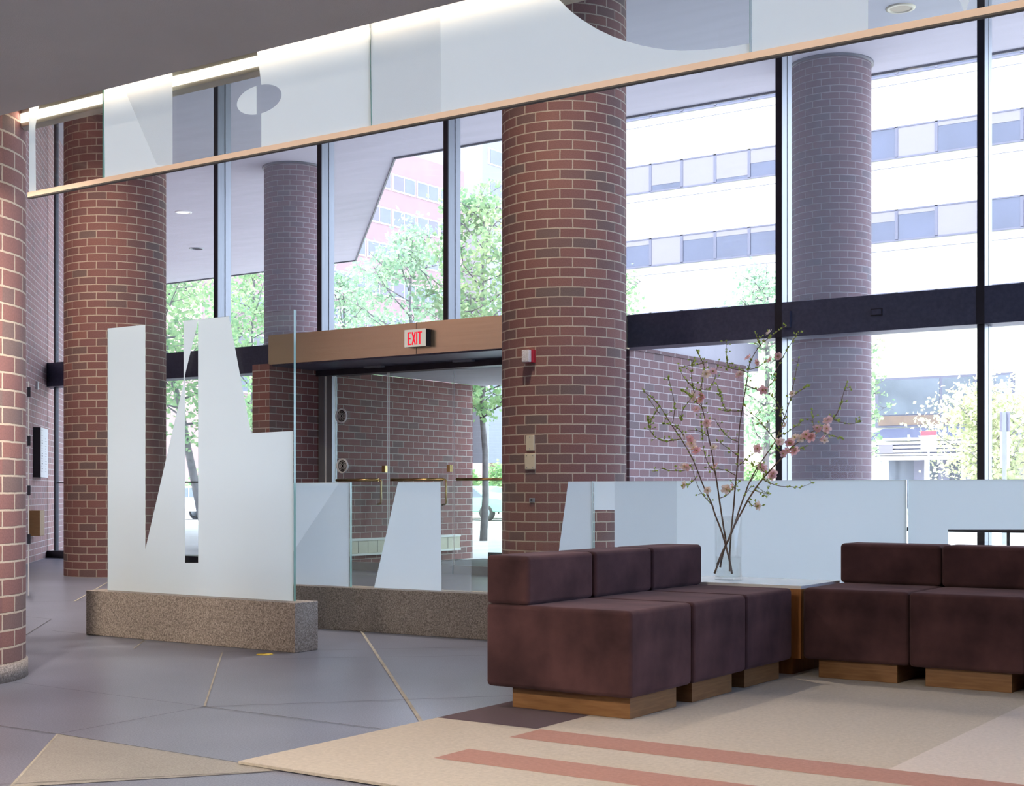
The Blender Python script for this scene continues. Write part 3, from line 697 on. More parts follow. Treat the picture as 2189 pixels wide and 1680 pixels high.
for v in (838, 942, 1048, 1152):
    z = at_d(61, v, 13.2).z; b = MB(); b.box((-.012, -.01, z - .045), (.018, .05, z + .045), 0, RM); b.build('clamp', 'black', t)

# ------------------------------------------------------------------ recessed downlights
def downlight(x, y, z, r, label, power=0, cat='downlight', lens='lamp_soft', rim='white', spread=None):
    t = thing('recessed_downlight', label, cat, (x, y, z), 'recessed ceiling lights')
    b = MB(); b.lathe([(r * .74, -.002), (r * .78, -.018), (r, -.012), (r * 1.02, 0.0)], 32, (x, y, z), caps=False); b.build('trim_ring', rim, t)
    b = MB(); b.lathe([(0.0001, -.004), (r * .76, -.004)], 32, (x, y, z)); b.build('lens', lens, t)
    if power:
        l = area_light('bulb', (x, y, z - .03), r * 1.4, power, WARM)
        l.parent = t; l.matrix_parent_inverse = Matrix.Translation((-x, -y, -z))
        if spread: l.data.spread = math.radians(spread)
    return t
downlight(-21.76, 19.79, CEIL, 0.17, 'glowing round downlight in the outdoor soffit, the nearer of two by the left mullion', 0)
downlight(-24.74, 22.91, CEIL, 0.17, 'unlit grey round downlight in the outdoor soffit, the farther of two by the left mullion', 0, lens='greyblue', rim='greyblue')
downlight(-5.56, 16.26, CEIL, 0.17, 'pale round downlight seen through the clear glass of the frieze at top right', 0, lens='exit_face', rim='cream')
# lit lamps of the lobby
for k, (x, y) in enumerate([(-12.3, 9.0), (-9.2, 7.4), (-6.2, 8.8)]):
    downlight(x, y, CEIL, 0.16, ['lobby downlight above the left brick columns, hidden behind the low ceiling', 'lobby downlight above the glass panels, hidden behind the low ceiling', 'lobby downlight above the central column, hidden behind the low ceiling'][k], (62, 22, 58)[k], spread=(95, 70, 115)[k])
FILL = []  # unseen lamps added in the low ceiling to fill the room
for k, (x, y) in enumerate([(-5.0, 0.8), (-2.6, 1.2), (-4.5, 2.5), (-4.0, -2.2)]):
    FILL.append(downlight(x, y, EDGE_Z, 0.11, ['unseen fill downlight added left of the viewer', 'unseen fill downlight added above the rug', 'unseen spot added to brighten the near brick column', 'unseen fill downlight added behind the viewer'][k], (50, 62, 30, 85)[k], spread=(None, None, 62, None)[k]))
for ch in FILL[2].children:
    if ch.type == 'LIGHT': ch.rotation_euler = Vector((-2.4, 1.83, -0.95)).to_track_quat('-Z', 'Y').to_euler()  # added spot, tilted to brighten the near column

# ------------------------------------------------------------------ glass frieze under the low ceiling edge
FY = 4.62
def fp(u, v, off=0.0): p = on_y(u, v, FY); return Vector((p.x, FY + off, p.z))
railz = fp(1389, 170.6).z
x_l, x_r = fp(61, 300).x, 4.0
FT = 3.28
b = MB(); b.box((x_l, FY - .007, railz), (x_r, FY + .014, railz + 0.028)); b.box((x_l, FY - .0075, railz - .004), (x_r, FY + .0145, railz + 0.003), 1)
tag(b.build('frieze_rail', ['rail', 'joint_dark']), 'metal rail with warm light in its peach colour along the bottom of the hanging glass frieze', 'rail')
FJ = [x_l, fp(220, 290).x, fp(793, 160).x, fp(1604, 60).x, fp(1604, 60).x + 1.66, x_r]
FL = ['leftmost frieze pane, clear with a lit strip seen through it', 'second frieze pane, etched left and right with a small two tone oval between', 'third frieze pane, etched all over under a great curved clear cut', 'fourth frieze pane, with an etched white block then clear glass at top right', 'fifth frieze pane beyond the right edge']
def fpc(u, v, off=0.0):
    p = fp(u, v, off); p.z = min(max(p.z, railz + .02), FT - .01); return p
def etched(parent, polys, off, fn, mat='frost', name='etching'):
    for pl in polys:
        b = MB(); b.face([fn(u, v, off) for u, v in pl]); b.build(name, mat, parent)
frz = []
for i, (xa, xb) in enumerate(zip(FJ, FJ[1:])):
    g = thing('glass_frieze_panel', FL[i], 'glass panel', ((xa + xb) / 2, FY, railz), 'hanging glass frieze panels')
    b = MB(); b.box((xa + .004, FY, railz + .01), (xb - .004, FY + .012, FT)); o = b.build('pane', ['glass_clear', 'glass_edge'], g)
    for p in o.data.polygons:
        if abs(p.normal.x) > .9 or abs(p.normal.z) > .9: p.material_index = 1
    frz.append(g)
OFF = -0.0015
top = lambda u: -200 if u > 700 else 247 - .249 * u - 60
etched(frz[0], [[(62.5, 180), (94, 172), (76, 271), (77.5, 430), (62.5, 440)]], OFF, fpc)
etched(frz[1], [[(222, top(222)), (369, top(369)), (369, 375), (225, 400)]], OFF, fpc)
etched(frz[1], [[(240, top(240)), (369, top(369)), (369, 375), (336, 352)]], OFF - .001, fpc, 'frost2', 'second_etching')
# the oval: its left half etched, its right half left clear
def oval(cu, cv, rx, rz, a0, a1, n=18):
    c = fp(cu, cv); out = []
    for k in range(n + 1):
        a = math.radians(a0 + (a1 - a0) * k / n); out.append(Vector((c.x + rx * math.cos(a), FY + OFF, c.z + rz * math.sin(a))))
    return out
rx, rz = .142, .066
b = MB(); b.face(oval(554, 213, rx, rz, 96, 264)); b.build('etching', 'frost', frz[1])
lineT = fpc(543, top(543), OFF); lineB = fpc(559, 345, OFF)
b = MB()
rt = oval(554, 213, rx, rz, -84, 84)
b.face([lineB, fpc(793.5, 300, OFF), fpc(788.5, -60, OFF), lineT] + list(reversed(rt))); b.build('etching', 'frost', frz[1])
arc = [(1130, -120), (1160, -60), (1196, 0), (1218, 22), (1242, 40.6), (1276, 62), (1309, 77.5), (1340, 88.6), (1370, 97), (1401, 103), (1430, 107), (1456, 108.5), (1500, 107), (1550, 102), (1602.5, 93)]
etched(frz[2], [[(796, 290), (790, -120)] + arc + [(1602.5, 160)]], OFF, fpc)
etched(frz[2], [[(796, 290), (790, -120), (941, -120), (944, 250)]], OFF - .001, fpc, 'frost2', 'second_etching')
etched(frz[3], [[(1608, -250), (1856, -250), (1856, 100), (1608, 160)], [(2025, -60), (2095, -60), (2063, 29)]], OFF, fpc)
# cove lamp above the frieze
for nm, y0, y1, lab in (('cove_lamp', 4.69, 4.76, 'glowing linear lamp seen through the clear glass at the head of the frieze'),):
    t = thing(nm, lab, 'linear lamp', (-2, (y0 + y1) / 2, 2.93))
    b = MB(); b.box((-30, y0, 2.965), (x_r, y1, 3.28)); b.build('housing', 'fixture', t)
    if y0 > 4:
        b = MB(); b.box((-30, y0 - .008, 2.985), (x_r, y0 + .001, 3.033)); b.build('lens', 'lamp', t)
        a = area_light('tube', (-4.5, y0 - .02, 3.01), 13, 5.5, (1.0, .78, .64), 0.04, (math.radians(-75), 0, 0)); a.parent = t; a.matrix_parent_inverse = t.matrix_basis.inverted()

t = thing('cove_lamp', 'unseen linear lamp added above the low ceiling edge to light the frieze rail', 'linear lamp', (-2, 4.2, 3.2))  # added lamp, brightens the rail and the frieze front
b = MB(); b.box((-30, 4.16, 3.2), (x_r, 4.24, 3.28)); b.build('housing', 'fixture', t)
a = area_light('tube', (-4.5, 4.2, 3.19), 13, 32, (1.0, .80, .64), 0.05); a.data.spread = math.radians(125); a.parent = t; a.matrix_parent_inverse = t.matrix_basis.inverted()

# ------------------------------------------------------------------ tall etched panel on its granite block
PY = 6.49
tag(box_obj('granite_base', (-8.015, 6.388, 0), (-6.02, 6.60, 0.31), 'granite', None, 0.004), 'free standing granite block carrying the tall etched glass panel', 'stone base', 'granite bases')
def tp(u, v, off=0.0): p = on_y(u, v, PY); return Vector((p.x, PY + off, p.z))
xa, xb = tp(230, 900).x, tp(628, 900).x; zt = 2.155
g = thing('etched_glass_panel', 'tall frosted glass panel with large cut out letter shapes on a granite block', 'glass panel', ((xa + xb) / 2, PY, .31))
b = MB(); b.box((xa, PY, .29), (xb, PY + .019, zt)); o = b.build('pane', ['glass_clear', 'glass_edge'], g)
for p in o.data.polygons:
    if abs(p.normal.x) > .9: p.material_index = 1
out = [(230.5, 1290), (230.5, 690), (311, 680), (311, 1174), (393, 818), (393, 670), (423.3, 660), (423.0, 690), (395.5, 803), (396, 1203), (424, 1203), (423.8, 660), (489, 660), (490, 672.5), (537, 926), (627.5, 921), (627.5, 1300)]
def clipz(p, z0, z1): p.z = min(max(p.z, z0), z1); return p
b = MB(); b.face([clipz(tp(u, v, -.0015), .311, zt - .002) for u, v in out]); b.build('etching', 'frost', g)

# ------------------------------------------------------------------ low etched glass wall on a granite plinth
LA = math.radians(2.6); LD = Vector((math.cos(LA), math.sin(LA), 0)); LN = Vector((math.sin(LA), -math.cos(LA), 0))
LO = Vector((-6.935, 7.615, 0)) - LN * 0.10     # glass line
LM = Matrix(((LD.x, -LN.x, 0, LO.x), (LD.y, -LN.y, 0, LO.y), (0, 0, 1, 0), (0, 0, 0, 1)))
def lp(u, v, off=0.0):
    p = on_plane(u, v, LO, LN); s = (p - LO).dot(LD); return LM @ Vector((s, off, p.z))
def ls(u): return (on_plane(u, 1100, LO, LN) - LO).dot(LD)
s0 = ls(600); J = [s0, ls(749), ls(1268), ls(1939.5), ls(1939.5) + 2.05, ls(1939.5) + 4.1]
b = MB(); b.box((s0 - .1, -.10, 0), (J[-1], .11, 0.31), 0, LM)
tag(b.build('granite_base', 'granite', None, 0.004), 'long granite plinth under the low etched glass wall behind the seating', 'stone base', 'granite bases')
LT = 1.072
LLAB = ['leftmost low glass panel, frosted with a diagonal tone change', 'second low glass panel, clear with a large slanted frosted shape', 'third low glass panel, bright frosted behind the vase with a clear notch at left', 'fourth low glass panel, frosted above and clear below at the right', 'low glass panel beyond the right edge']
low = []
for i, (sa, sb) in enumerate(zip(J, J[1:])):
    g = thing('low_glass_panel', LLAB[i], 'glass panel', LM @ Vector(((sa + sb) / 2, 0, .31)), 'low glass wall panels')
    b = MB(); b.box((sa + .005, 0, .29), (sb - .005, .012, LT), 0, LM); o = b.build('pane', ['glass_clear', 'glass_edge'], g)
    for p in o.data.polygons:
        if abs(p.normal.dot(LD)) > .9 or p.normal.z > .9: p.material_index = 1
    low.append(g)
def lpc(u, v, off=0.0): return clipz(lp(u, v, off), .311, LT - .001)
O2 = -.0015
etched(low[0], [[(600, 1000), (747.5, 1000), (747.5, 1290), (600, 1290)]], O2, lpc)
etched(low[0], [[(726, 1000), (747.5, 1000), (747.5, 1290), (600, 1290), (600, 1222), (632, 1172)]], O2 - .001, lpc, 'frost2', 'second_etching')
etched(low[1], [[(851, 1000), (942, 1000), (944, 1290), (800, 1290)], [(1215, 1000), (1266.5, 1000), (1266.5, 1300), (1182, 1300)]], O2, lpc)
etched(low[1], [[(945, 1197), (1008, 1197), (1008, 1300), (945, 1300)], [(1215, 1000), (1266.5, 1000), (1266.5, 1300), (1182, 1300)]], O2 - .001, lpc, 'frost2', 'second_etching')
etched(low[2], [[(1270.5, 1000), (1314, 1000), (1938, 1000), (1938, 1320), (1314, 1320), (1314, 1090), (1270.5, 1090)]], O2, lpc)
etched(low[2], [[(1314, 1000), (1447, 1000), (1447, 1320), (1314, 1320)], [(1776, 1100), (1760, 1140), (1735, 1190), (1705, 1238), (1705, 1320), (1938, 1320), (1938, 1200), (1800, 1180)]][:1], O2 - .001, lpc, 'frost2', 'second_etching')
etched(low[3], [[(1942, 1000), (2240, 1000), (2240, 1132), (2027, 1132), (2027, 1340), (1942, 1340)]], O2, lpc)

# ------------------------------------------------------------------ rug
RX0, RX1, RY0, RY1 = -3.72, 1.5, 3.648, 7.58
rz0, rz1 = 0.0, 0.014
b = MB()
b.box((RX0, RY0, .004), (RX1, RY1, rz1))
PZ = rz1 + .0006
def patch(x0, y0, x1, y1, mi): b.face([(x0, y0, PZ), (x1, y0, PZ), (x1, y1, PZ), (x0, y1, PZ)], mi)
patch(RX0, 4.845, -3.20, 6.9, 1)
patch(-3.183, 4.62, RX1, 4.848, 2); patch(-3.165, 4.10, RX1, 4.322, 2)
patch(-1.70, 4.85, RX1, 7.3, 3)
tag(b.build('rug', ['rug_cream', 'rug_purple', 'rug_red', 'rug_pink']), 'large cream rug with two terracotta stripes and a dark purple corner', 'rug')

# ------------------------------------------------------------------ modular seats, corner table
SG = 'plum modular seats around the corner table'
seat0 = None
FZ = rz1
def make_seat(label):
    """front faces -Y, 0.575 wide (X) and 0.765 deep (Y); front left corner at the origin"""
    t = thing('modular_seat', label, 'seat', (0, 0, FZ), SG)
    W, D = 0.578, 0.765
    b = MB(); b.box((0.003, 0, 0.098), (W - .003, D, 0.49 - FZ)); s = b.build('seat', 'suede', t, 0.022, 4)
    b = MB(); b.box((0.004, D - .235, 0.49 - FZ), (W - .004, D, 0.712 - FZ)); k = b.build('backrest', 'suede', t, 0.022, 4)
    b = MB(); b.box((0.075, 0.045, 0), (W - .075, D - .10, 0.10)); p = b.build('plinth', 'oak', t, 0.002, 1)
    for o in (s, k, p): o.matrix_parent_inverse = Matrix()
    return t
def copy_thing(root, loc, rz, label):
    r = root.copy(); COL.objects.link(r); r.location = loc; r.rotation_euler = (0, 0, rz); r['label'] = label
    for ch in root.children:
        c = ch.copy(); COL.objects.link(c); c.parent = r; c.matrix_parent_inverse = Matrix()
    return r
seat0 = make_seat('front plum suede seat, nearest of the left row with its full side in view')
# left row faces +X: rotate +90 degrees
seat0.location = (-2.955, 5.205, FZ); seat0.rotation_euler = (0, 0, math.pi / 2)
copy_thing(seat0, (-2.955, 5.790, FZ), math.pi / 2, 'middle plum suede seat of the left row')
copy_thing(seat0, (-2.962, 6.378, FZ), math.pi / 2, 'far plum suede seat of the left row, touching the corner table')
copy_thing(seat0, (-2.930, 7.005, FZ), 0, 'plum suede seat right of the corner table, facing the rug')
copy_thing(seat0, (-2.350, 6.985, FZ), 0, 'second plum suede seat of the right row, at the right edge')
copy_thing(seat0, (-1.760, 6.985, FZ), 0, 'third plum suede seat of the right row, almost outside the frame')
ct = thing('corner_table', 'low corner table with glossy white top and orange wood panel between the seats', 'table', (-3.35, 7.35, FZ))
b = MB(); b.box((-3.78, 7.06, .478), (-2.958, 7.62, .496)); b.build('tabletop', 'laminate', ct, 0.001, 1)
b = MB(); b.box((-3.78, 7.055, .105), (-2.955, 7.075, .4785)); b.build('front_panel', 'oak_dark', ct)
b = MB(); b.box((-2.965, 7.075, .105), (-2.953, 7.60, .478)); b.build('side_panel', 'oak', ct)
b = MB(); b.box((-3.70, 7.09, FZ), (-3.02, 7.55, .105)); b.build('plinth', 'oak_dark', ct)

# ------------------------------------------------------------------ vase and branches
TZ = .496
vf = fl(1557, 1241, TZ); VR = .0775; vdir = Vector((vf.x, vf.y, 0)).normalized(); vc = vf + vdir * VR
VD = Vector((vc.x, vc.y, 0)).dot(AX)
vs = thing('glass_vase', 'clear cylinder glass vase half filled with water on the white corner table', 'vase', vc)
b = MB(); b.lathe([(0.0001, 0.0), (VR - .004, 0.0), (VR, .004), (VR, .362), (VR - .002, .364), (VR - .004, .362), (VR - .004, .02), (VR - .008, .016), (0.0001, .014)], 48, vc); b.build('body', 'glass_vase', vs)
b = MB(); b.lathe([(0.0001, .017), (VR - .009, .017), (VR - .0055, .022), (VR - .0055, .133), (VR - .012, .131), (0.0001, .131)], 48, vc); b.build('water', 'water', vs)

K6 = 889 / 2189.0
rnd = random.Random(11)
def stem_pts(pts, k0, k1, bend=0.0):
    """pixel trace (zoomed crop) -> smooth 3-D polyline leaning k metres nearer or farther with height above the vase rim"""
    out = []
    P = [(1300 + x * K6, 640 + y * K6) for x, y in pts]
    n = len(P)
    for i in range(n - 1):
        p0 = P[max(i - 1, 0)]; p1 = P[i]; p2 = P[i + 1]; p3 = P[min(i + 2, n - 1)]
        m = 5
        for j in range(m + (1 if i == n - 2 else 0)):
            t = j / m
            c = [0.5 * ((2 * p1[k]) + (-p0[k] + p2[k]) * t + (2 * p0[k] - 5 * p1[k] + 4 * p2[k] - p3[k]) * t * t + (-p0[k] + 3 * p1[k] - 3 * p2[k] + p3[k]) * t ** 3) for k in (0, 1)]
            f = (i + t) / (n - 1)
            d = VD + k0 + (k1 - k0) * f
            out.append(at_d(c[0], c[1], d))
    return out
def leaf(b, p, d, size, rn):
    d = (d + Vector((rn.uniform(-.8, .8), rn.uniform(-.8, .8), rn.uniform(-.2, .9)))).normalized(); s = d.orthogonal().normalized()
    s = (Matrix.Rotation(rn.uniform(0, 6.28), 3, d) @ s) * size * .32; u = d.cross(s).normalized() * size * .1
    b.face([p, p + d * size * .5 - s + u, p + d * size, p + d * size * .5 + s + u])
def blossom(p, size, rn, parent, pale=False):
    nrm = Vector((rn.uniform(-.6, .6), rn.uniform(-1, -.2), rn.uniform(-.4, .7))).normalized()
    x = nrm.orthogonal().normalized(); y = nrm.cross(x); b = MB()
    ph = rn.uniform(0, 6)
    for layer in range(2):
        for k in range(5):
            a = ph + k * 2 * math.pi / 5 + layer * .6; d = x * math.cos(a) + y * math.sin(a); w = nrm.cross(d)
            lift = .25 + .45 * layer; s = size * (1 - .25 * layer)
            r = [p, p + d * s * .45 - w * s * .34 + nrm * s * lift * .5, p + d * s * .9 - w * s * .30 + nrm * s * lift, p + d * s + nrm * s * (lift + .02), p + d * s * .9 + w * s * .30 + nrm * s * lift, p + d * s * .45 + w * s * .34 + nrm * s * lift * .5]
            b.face(r, 0, None, True)
    for k in range(7):
        a = k * .9; d = (x * math.cos(a) + y * math.sin(a)) * size * .14
        b.tube([p, p + d + nrm * size * .42], size * .035, 4, 1)
    b.build('blossom', ['petal_pale' if pale else 'petal', 'stamen'], parent)
BR = [
 dict(lab='branch leaning far left in the vase, with green leaves and a looped side twig', main=[(652, 1442), (640, 1380), (618, 1290), (595, 1215), (562, 1130), (545, 1075), (505, 990), (470, 900), (440, 830), (385, 735), (330, 655), (262, 550), (185, 482)], k=(.02, -.22), r=(.0065, .0016),
   sub=[[(385, 735), (340, 742), (290, 745), (245, 722), (222, 688), (222, 650), (235, 620), (262, 572)], [(222, 688), (213, 650), (212, 622)], [(440, 880), (400, 900), (340, 902), (285, 893), (245, 905)], [(470, 930), (432, 970), (395, 985)], [(385, 640), (395, 580), (430, 530), (460, 480)], [(340, 650), (350, 560), (325, 440), (318, 415)], [(400, 720), (370, 680), (330, 660), (290, 655)], [(270, 600), (210, 520)]],
   bl=[(430, 735, 0), (452, 785, 1), (470, 800, 0), (440, 760, 1), (410, 722, 1), (415, 882, 0), (400, 885, 1), (525, 1005, 1), (405, 975, 1)]),
 dict(lab='upright left branch in the vase, its tip curving with yellow green buds', main=[(560, 1442), (580, 1390), (618, 1290), (606, 1190), (588, 1070), (572, 960), (558, 880), (545, 800), (524, 700), (505, 610), (488, 540), (490, 470), (500, 400), (505, 350), (490, 315), (462, 262)], k=(-.02, .06), r=(.006, .0016),
   sub=[[(590, 1045), (625, 1030), (660, 990), (690, 960)], [(490, 480), (455, 470), (425, 440), (395, 405), (378, 370)], [(490, 470), (530, 470), (560, 420), (582, 322)], [(500, 335), (460, 345), (420, 350), (375, 365)], [(488, 560), (450, 530), (420, 500), (390, 480)], [(455, 500), (440, 420), (445, 340), (450, 320)], [(565, 910), (530, 870), (505, 800), (495, 700), (488, 600)], [(545, 1080), (480, 1000), (440, 880)], [(530, 720), (470, 690), (420, 690)]],
   bl=[(570, 880, 0), (555, 782, 1), (520, 648, 0), (462, 582, 0), (492, 530, 0), (452, 512, 1), (500, 500, 0), (515, 388, 1), (550, 382, 0), (640, 998, 1), (662, 985, 0), (620, 1002, 1)]),
 dict(lab='tallest straight branch in the vase, rising past the transom beam', main=[(640, 1430), (640, 1350), (648, 1220), (660, 1100), (668, 1000), (680, 880), (688, 760), (690, 690), (704, 590), (722, 480), (735, 400), (742, 350), (770, 285), (808, 235), (850, 200), (895, 165), (935, 140)], k=(.0, .20), r=(.0055, .0014),
   sub=[[(735, 385), (690, 370), (640, 360), (625, 320), (620, 280), (625, 215)], [(640, 360), (608, 352)], [(700, 588), (640, 585), (610, 565), (590, 500), (570, 440)], [(686, 750), (640, 730), (600, 690), (560, 628)], [(735, 370), (780, 360), (830, 330), (890, 315)], [(728, 450), (770, 470), (815, 490)], [(690, 830), (640, 790), (570, 740)], [(680, 880), (730, 840), (790, 790)], [(640, 590), (590, 582)], [(800, 240), (785, 210), (775, 170)], [(676, 930), (620, 900), (560, 890)], [(820, 485), (870, 430), (880, 400)]],
   bl=[(740, 310, 0), (696, 395, 1), (690, 400, 0), (815, 480, 0), (790, 330, 0), (790, 785, 0), (848, 178, 1), (855, 320, 0)]),
 dict(lab='branch leaning right in the vase, crossing the dark mullion', main=[(590, 1410), (604, 1340), (630, 1270), (668, 1180), (690, 1110), (715, 1040), (745, 960), (785, 885), (830, 820), (865, 770), (890, 725), (920, 650), (945, 570), (965, 520), (1005, 485), (1048, 458)], k=(.0, .10), r=(.006, .0014),
   sub=[[(745, 965), (785, 900), (760, 870), (735, 850)], [(880, 740), (830, 680), (790, 630), (740, 590), (720, 560)], [(930, 620), (900, 560), (870, 520), (830, 480)], [(890, 720), (940, 700), (1000, 660), (1020, 640)], [(960, 520), (985, 400), (1005, 300)], [(870, 400), (900, 340), (945, 260), (990, 190), (1000, 168)], [(715, 1040), (760, 985), (845, 1025)], [(920, 640), (905, 600), (915, 570)]],
   bl=[(900, 748, 0), (905, 745, 1), (935, 665, 1), (972, 498, 1), (895, 300, 0), (898, 305, 1), (815, 885, 0), (800, 870, 0), (865, 930, 0), (868, 918, 0)]),
 dict(lab='rightmost branch in the vase, carrying the big pink blossom cluster', main=[(575, 1395), (602, 1330), (640, 1250), (670, 1180), (705, 1115), (740, 1050), (790, 975), (835, 920), (880, 870), (930, 820), (970, 775), (1010, 745), (1060, 705), (1110, 680), (1155, 650), (1195, 615), (1222, 560), (1235, 510), (1255, 440)], k=(.0, -.20), r=(.0065, .0015),
   sub=[[(1190, 630), (1230, 648), (1280, 655), (1330, 645)], [(810, 945), (850, 965), (900, 982), (960, 985), (1010, 988), (1068, 968)], [(735, 1058), (760, 1085), (790, 1088), (820, 1083)], [(770, 1005), (800, 1015), (848, 1025)], [(1085, 690), (1078, 640), (1075, 580)], [(960, 780), (1000, 790), (1040, 775)], [(835, 920), (805, 890), (795, 860)], [(925, 825), (900, 800), (870, 780)], [(1120, 690), (1170, 715), (1230, 730)]],
   bl=[(1160, 632, 0), (1150, 640, 0), (1155, 678, 0), (1075, 722, 0), (1065, 730, 0), (1110, 690, 0), (1100, 680, 0), (1135, 735, 0), (1140, 745, 1), (962, 762, 0), (950, 750, 0), (918, 812, 0), (940, 800, 0), (980, 808, 0), (985, 800, 0), (795, 1085, 1), (1015, 735, 1), (985, 730, 1), (1045, 715, 0)]),
]
for B in BR:
    mp = stem_pts(B['main'], *B['k'])
    t = thing('flowering_branch', B['lab'], 'branch', mp[0], 'flowering branches in the vase')
    b = MB(); n = len(mp)
    b.tube(mp, [B['r'][0] + (B['r'][1] - B['r'][0]) * (i / (n - 1)) ** .8 + (.0007 if i % 4 == 0 else 0) for i in range(n)], 7)
    lb = MB(); allp = []
    def depth_of(q):  # depth on the main stem nearest in the picture
        best = min(range(len(mp)), key=lambda i: (mp[i] - q).length); return mp[best]
    for sb in B['sub']:
        # depth follows the main stem at the twig's root
        f = min(range(len(B['main'])), key=lambda i: (B['main'][i][0] - sb[0][0]) ** 2 + (B['main'][i][1] - sb[0][1]) ** 2) / (len(B['main']) - 1)
        kr = B['k'][0] + (B['k'][1] - B['k'][0]) * f
        sp = stem_pts(sb, kr, kr + rnd.uniform(-.06, .06)); m = len(sp)
        b.tube(sp, [.0026 - .0016 * i / (m - 1) for i in range(m)], 5); allp += [(sp[i], (sp[min(i + 1, m - 1)] - sp[max(i - 1, 0)]).normalized(), i / m) for i in range(m)]
    m = len(mp)
    allp += [(mp[i], (mp[min(i + 1, m - 1)] - mp[max(i - 1, 0)]).normalized(), .5) for i in range(int(m * .55), m)]
    for p, d, f in allp:
        if rnd.random() < .62:
            for _ in range(rnd.choice((1, 2, 3))): leaf(lb, p, d, rnd.uniform(.012, .025), rnd)
        if rnd.random() < .16:   # little side spur with a tuft of leaves
            s = (d.orthogonal() * rnd.choice((-1, 1)) + Vector((rnd.uniform(-.5, .5), rnd.uniform(-.5, .5), rnd.uniform(0, .8)))).normalized() * rnd.uniform(.012, .035)
            b.tube([p, p + s], [.0014, .0009], 4)
            for _ in range(4): leaf(lb, p + s, s.normalized(), rnd.uniform(.010, .018), rnd)
    b.build('stem', 'bark_twig', t); lb.build('leaves', 'bud_leaf', t)
    for x, y, pale in B['bl']:
        f = min(range(len(B['main'])), key=lambda i: (B['main'][i][0] - x) ** 2 + (B['main'][i][1] - y) ** 2) / (len(B['main']) - 1)
        kr = B['k'][0] + (B['k'][1] - B['k'][0]) * f
        p = at_d(1300 + x * K6, 640 + y * K6, VD + kr - .01)
        blossom(p, rnd.uniform(.024, .033), rnd, t, bool(pale))

# floor sticker by the tall panel
p = fl(566, 1399)
b = MB(); b.lathe([(0.0001, .0035), (.05, .0035), (.052, .001)], 20, (p.x, p.y, 0)); tag(b.build('floor_sticker', 'yellow'), 'small yellow sticker on the floor before the tall panel base', 'sticker')

# ------------------------------------------------------------------ out of doors: ground, street
def flat(name, x0, y0, x1, y1, zt, mat, label, cat):
    b = MB(); b.box((x0, y0, zt - .3), (x1, y1, zt)); return struct(b.build(name, mat), label, cat)
flat('ground', -120, WY + .3, 40, 33, -0.02, 'pave', 'pale paved plaza outside the glass', 'pavement')
flat('kerb', -120, 33, 40, 33.4, 0.0, 'kerb', 'pale kerb stone along the street', 'kerb')
flat('street', -140, 33.4, 60, 52, -0.14, 'street', 'sunlit street beyond the plaza', 'street')
flat('pavement', -220, 52, 80, 220, -0.02, 'pave', 'bright pavement before the office building', 'pavement')

# ------------------------------------------------------------------ trees
def make_tree(name, x, y, h, crown_lo, crown_r, tr, nleaf, lsize, mat, label, seed, lean=(0, 0), bushy=False):
    rn = random.Random(seed)
    t = thing(name, label, 'tree', (x, y, 0), 'trees outside the glass')
    b = MB(); tips = []
    base = Vector((x, y, -.05)); top = Vector((x + lean[0], y + lean[1], h * .93))
    n = 9; tp_ = []
    for i in range(n):
        f = i / (n - 1); p = base.lerp(top, f) + Vector((rn.uniform(-1, 1), rn.uniform(-1, 1), 0)) * .05 * h * .12 * (f > 0)
        tp_.append(p)
    b.tube(tp_, [tr * (1 - .88 * (i / (n - 1)) ** .9) for i in range(n)], 9)
    def crown_rad(f): return crown_r * (math.sin(math.pi * min(1, max(.06, .12 + .86 * f))) ** .6)
    nb = 26
    for k in range(nb):
        f = (k + .5) / nb; z = crown_lo + (h * .95 - crown_lo) * f * .9
        fi = min(.999, z / (h * .93)) * (n - 1); i = int(fi); p = tp_[i].lerp(tp_[min(i + 1, n - 1)], fi - i)
        a = k * 2.4 + rn.uniform(-.4, .4); rr = crown_rad(f) * rn.uniform(.7, 1.08)
        d = Vector((math.cos(a), math.sin(a), 0)); e = p + d * rr + Vector((0, 0, rr * rn.uniform(.25, .8)))
        mid = p.lerp(e, .5) + Vector((rn.uniform(-.1, .1), rn.uniform(-.1, .1), rn.uniform(-.15, .05))) * rr
        b.tube([p, mid, e], [tr * .28 * (1 - .6 * f), tr * .15, .008], 5)
        for q in range(7):
            g = rn.uniform(.25, 1); c = (p.lerp(mid, g * 2) if g < .5 else mid.lerp(e, g * 2 - 1))
            s = c + Vector((rn.uniform(-1, 1), rn.uniform(-1, 1), rn.uniform(-.5, .8))) * crown_r * .34
            b.tube([c, s], [.014, .005], 3); tips.append((c, s))
    o = b.build('trunk', 'bark', t)
    fb = MB()
    for k in range(nleaf):
        c, s = rn.choice(tips); p = c.lerp(s, rn.uniform(.3, 1.15)) + Vector((rn.gauss(0, 1), rn.gauss(0, 1), rn.gauss(0, 1))) * crown_r * (.085 if not bushy else .16)
        sz = lsize * rn.uniform(.6, 1.3); d = Vector((rn.uniform(-1, 1), rn.uniform(-1, 1), rn.uniform(-1, .6))).normalized(); w = d.orthogonal().normalized()
        w = (Matrix.Rotation(rn.uniform(0, 6.28), 3, d) @ w); up = d.cross(w) * sz * .12; w = w * sz * .42
        fb.face([p, p + d * sz * .45 - w + up, p + d * sz, p + d * sz * .45 + w + up])
    fb.build('foliage', mat, t)
    return t
def tpos(u, z): p = at_d(u, YH, z); return p.x, p.y
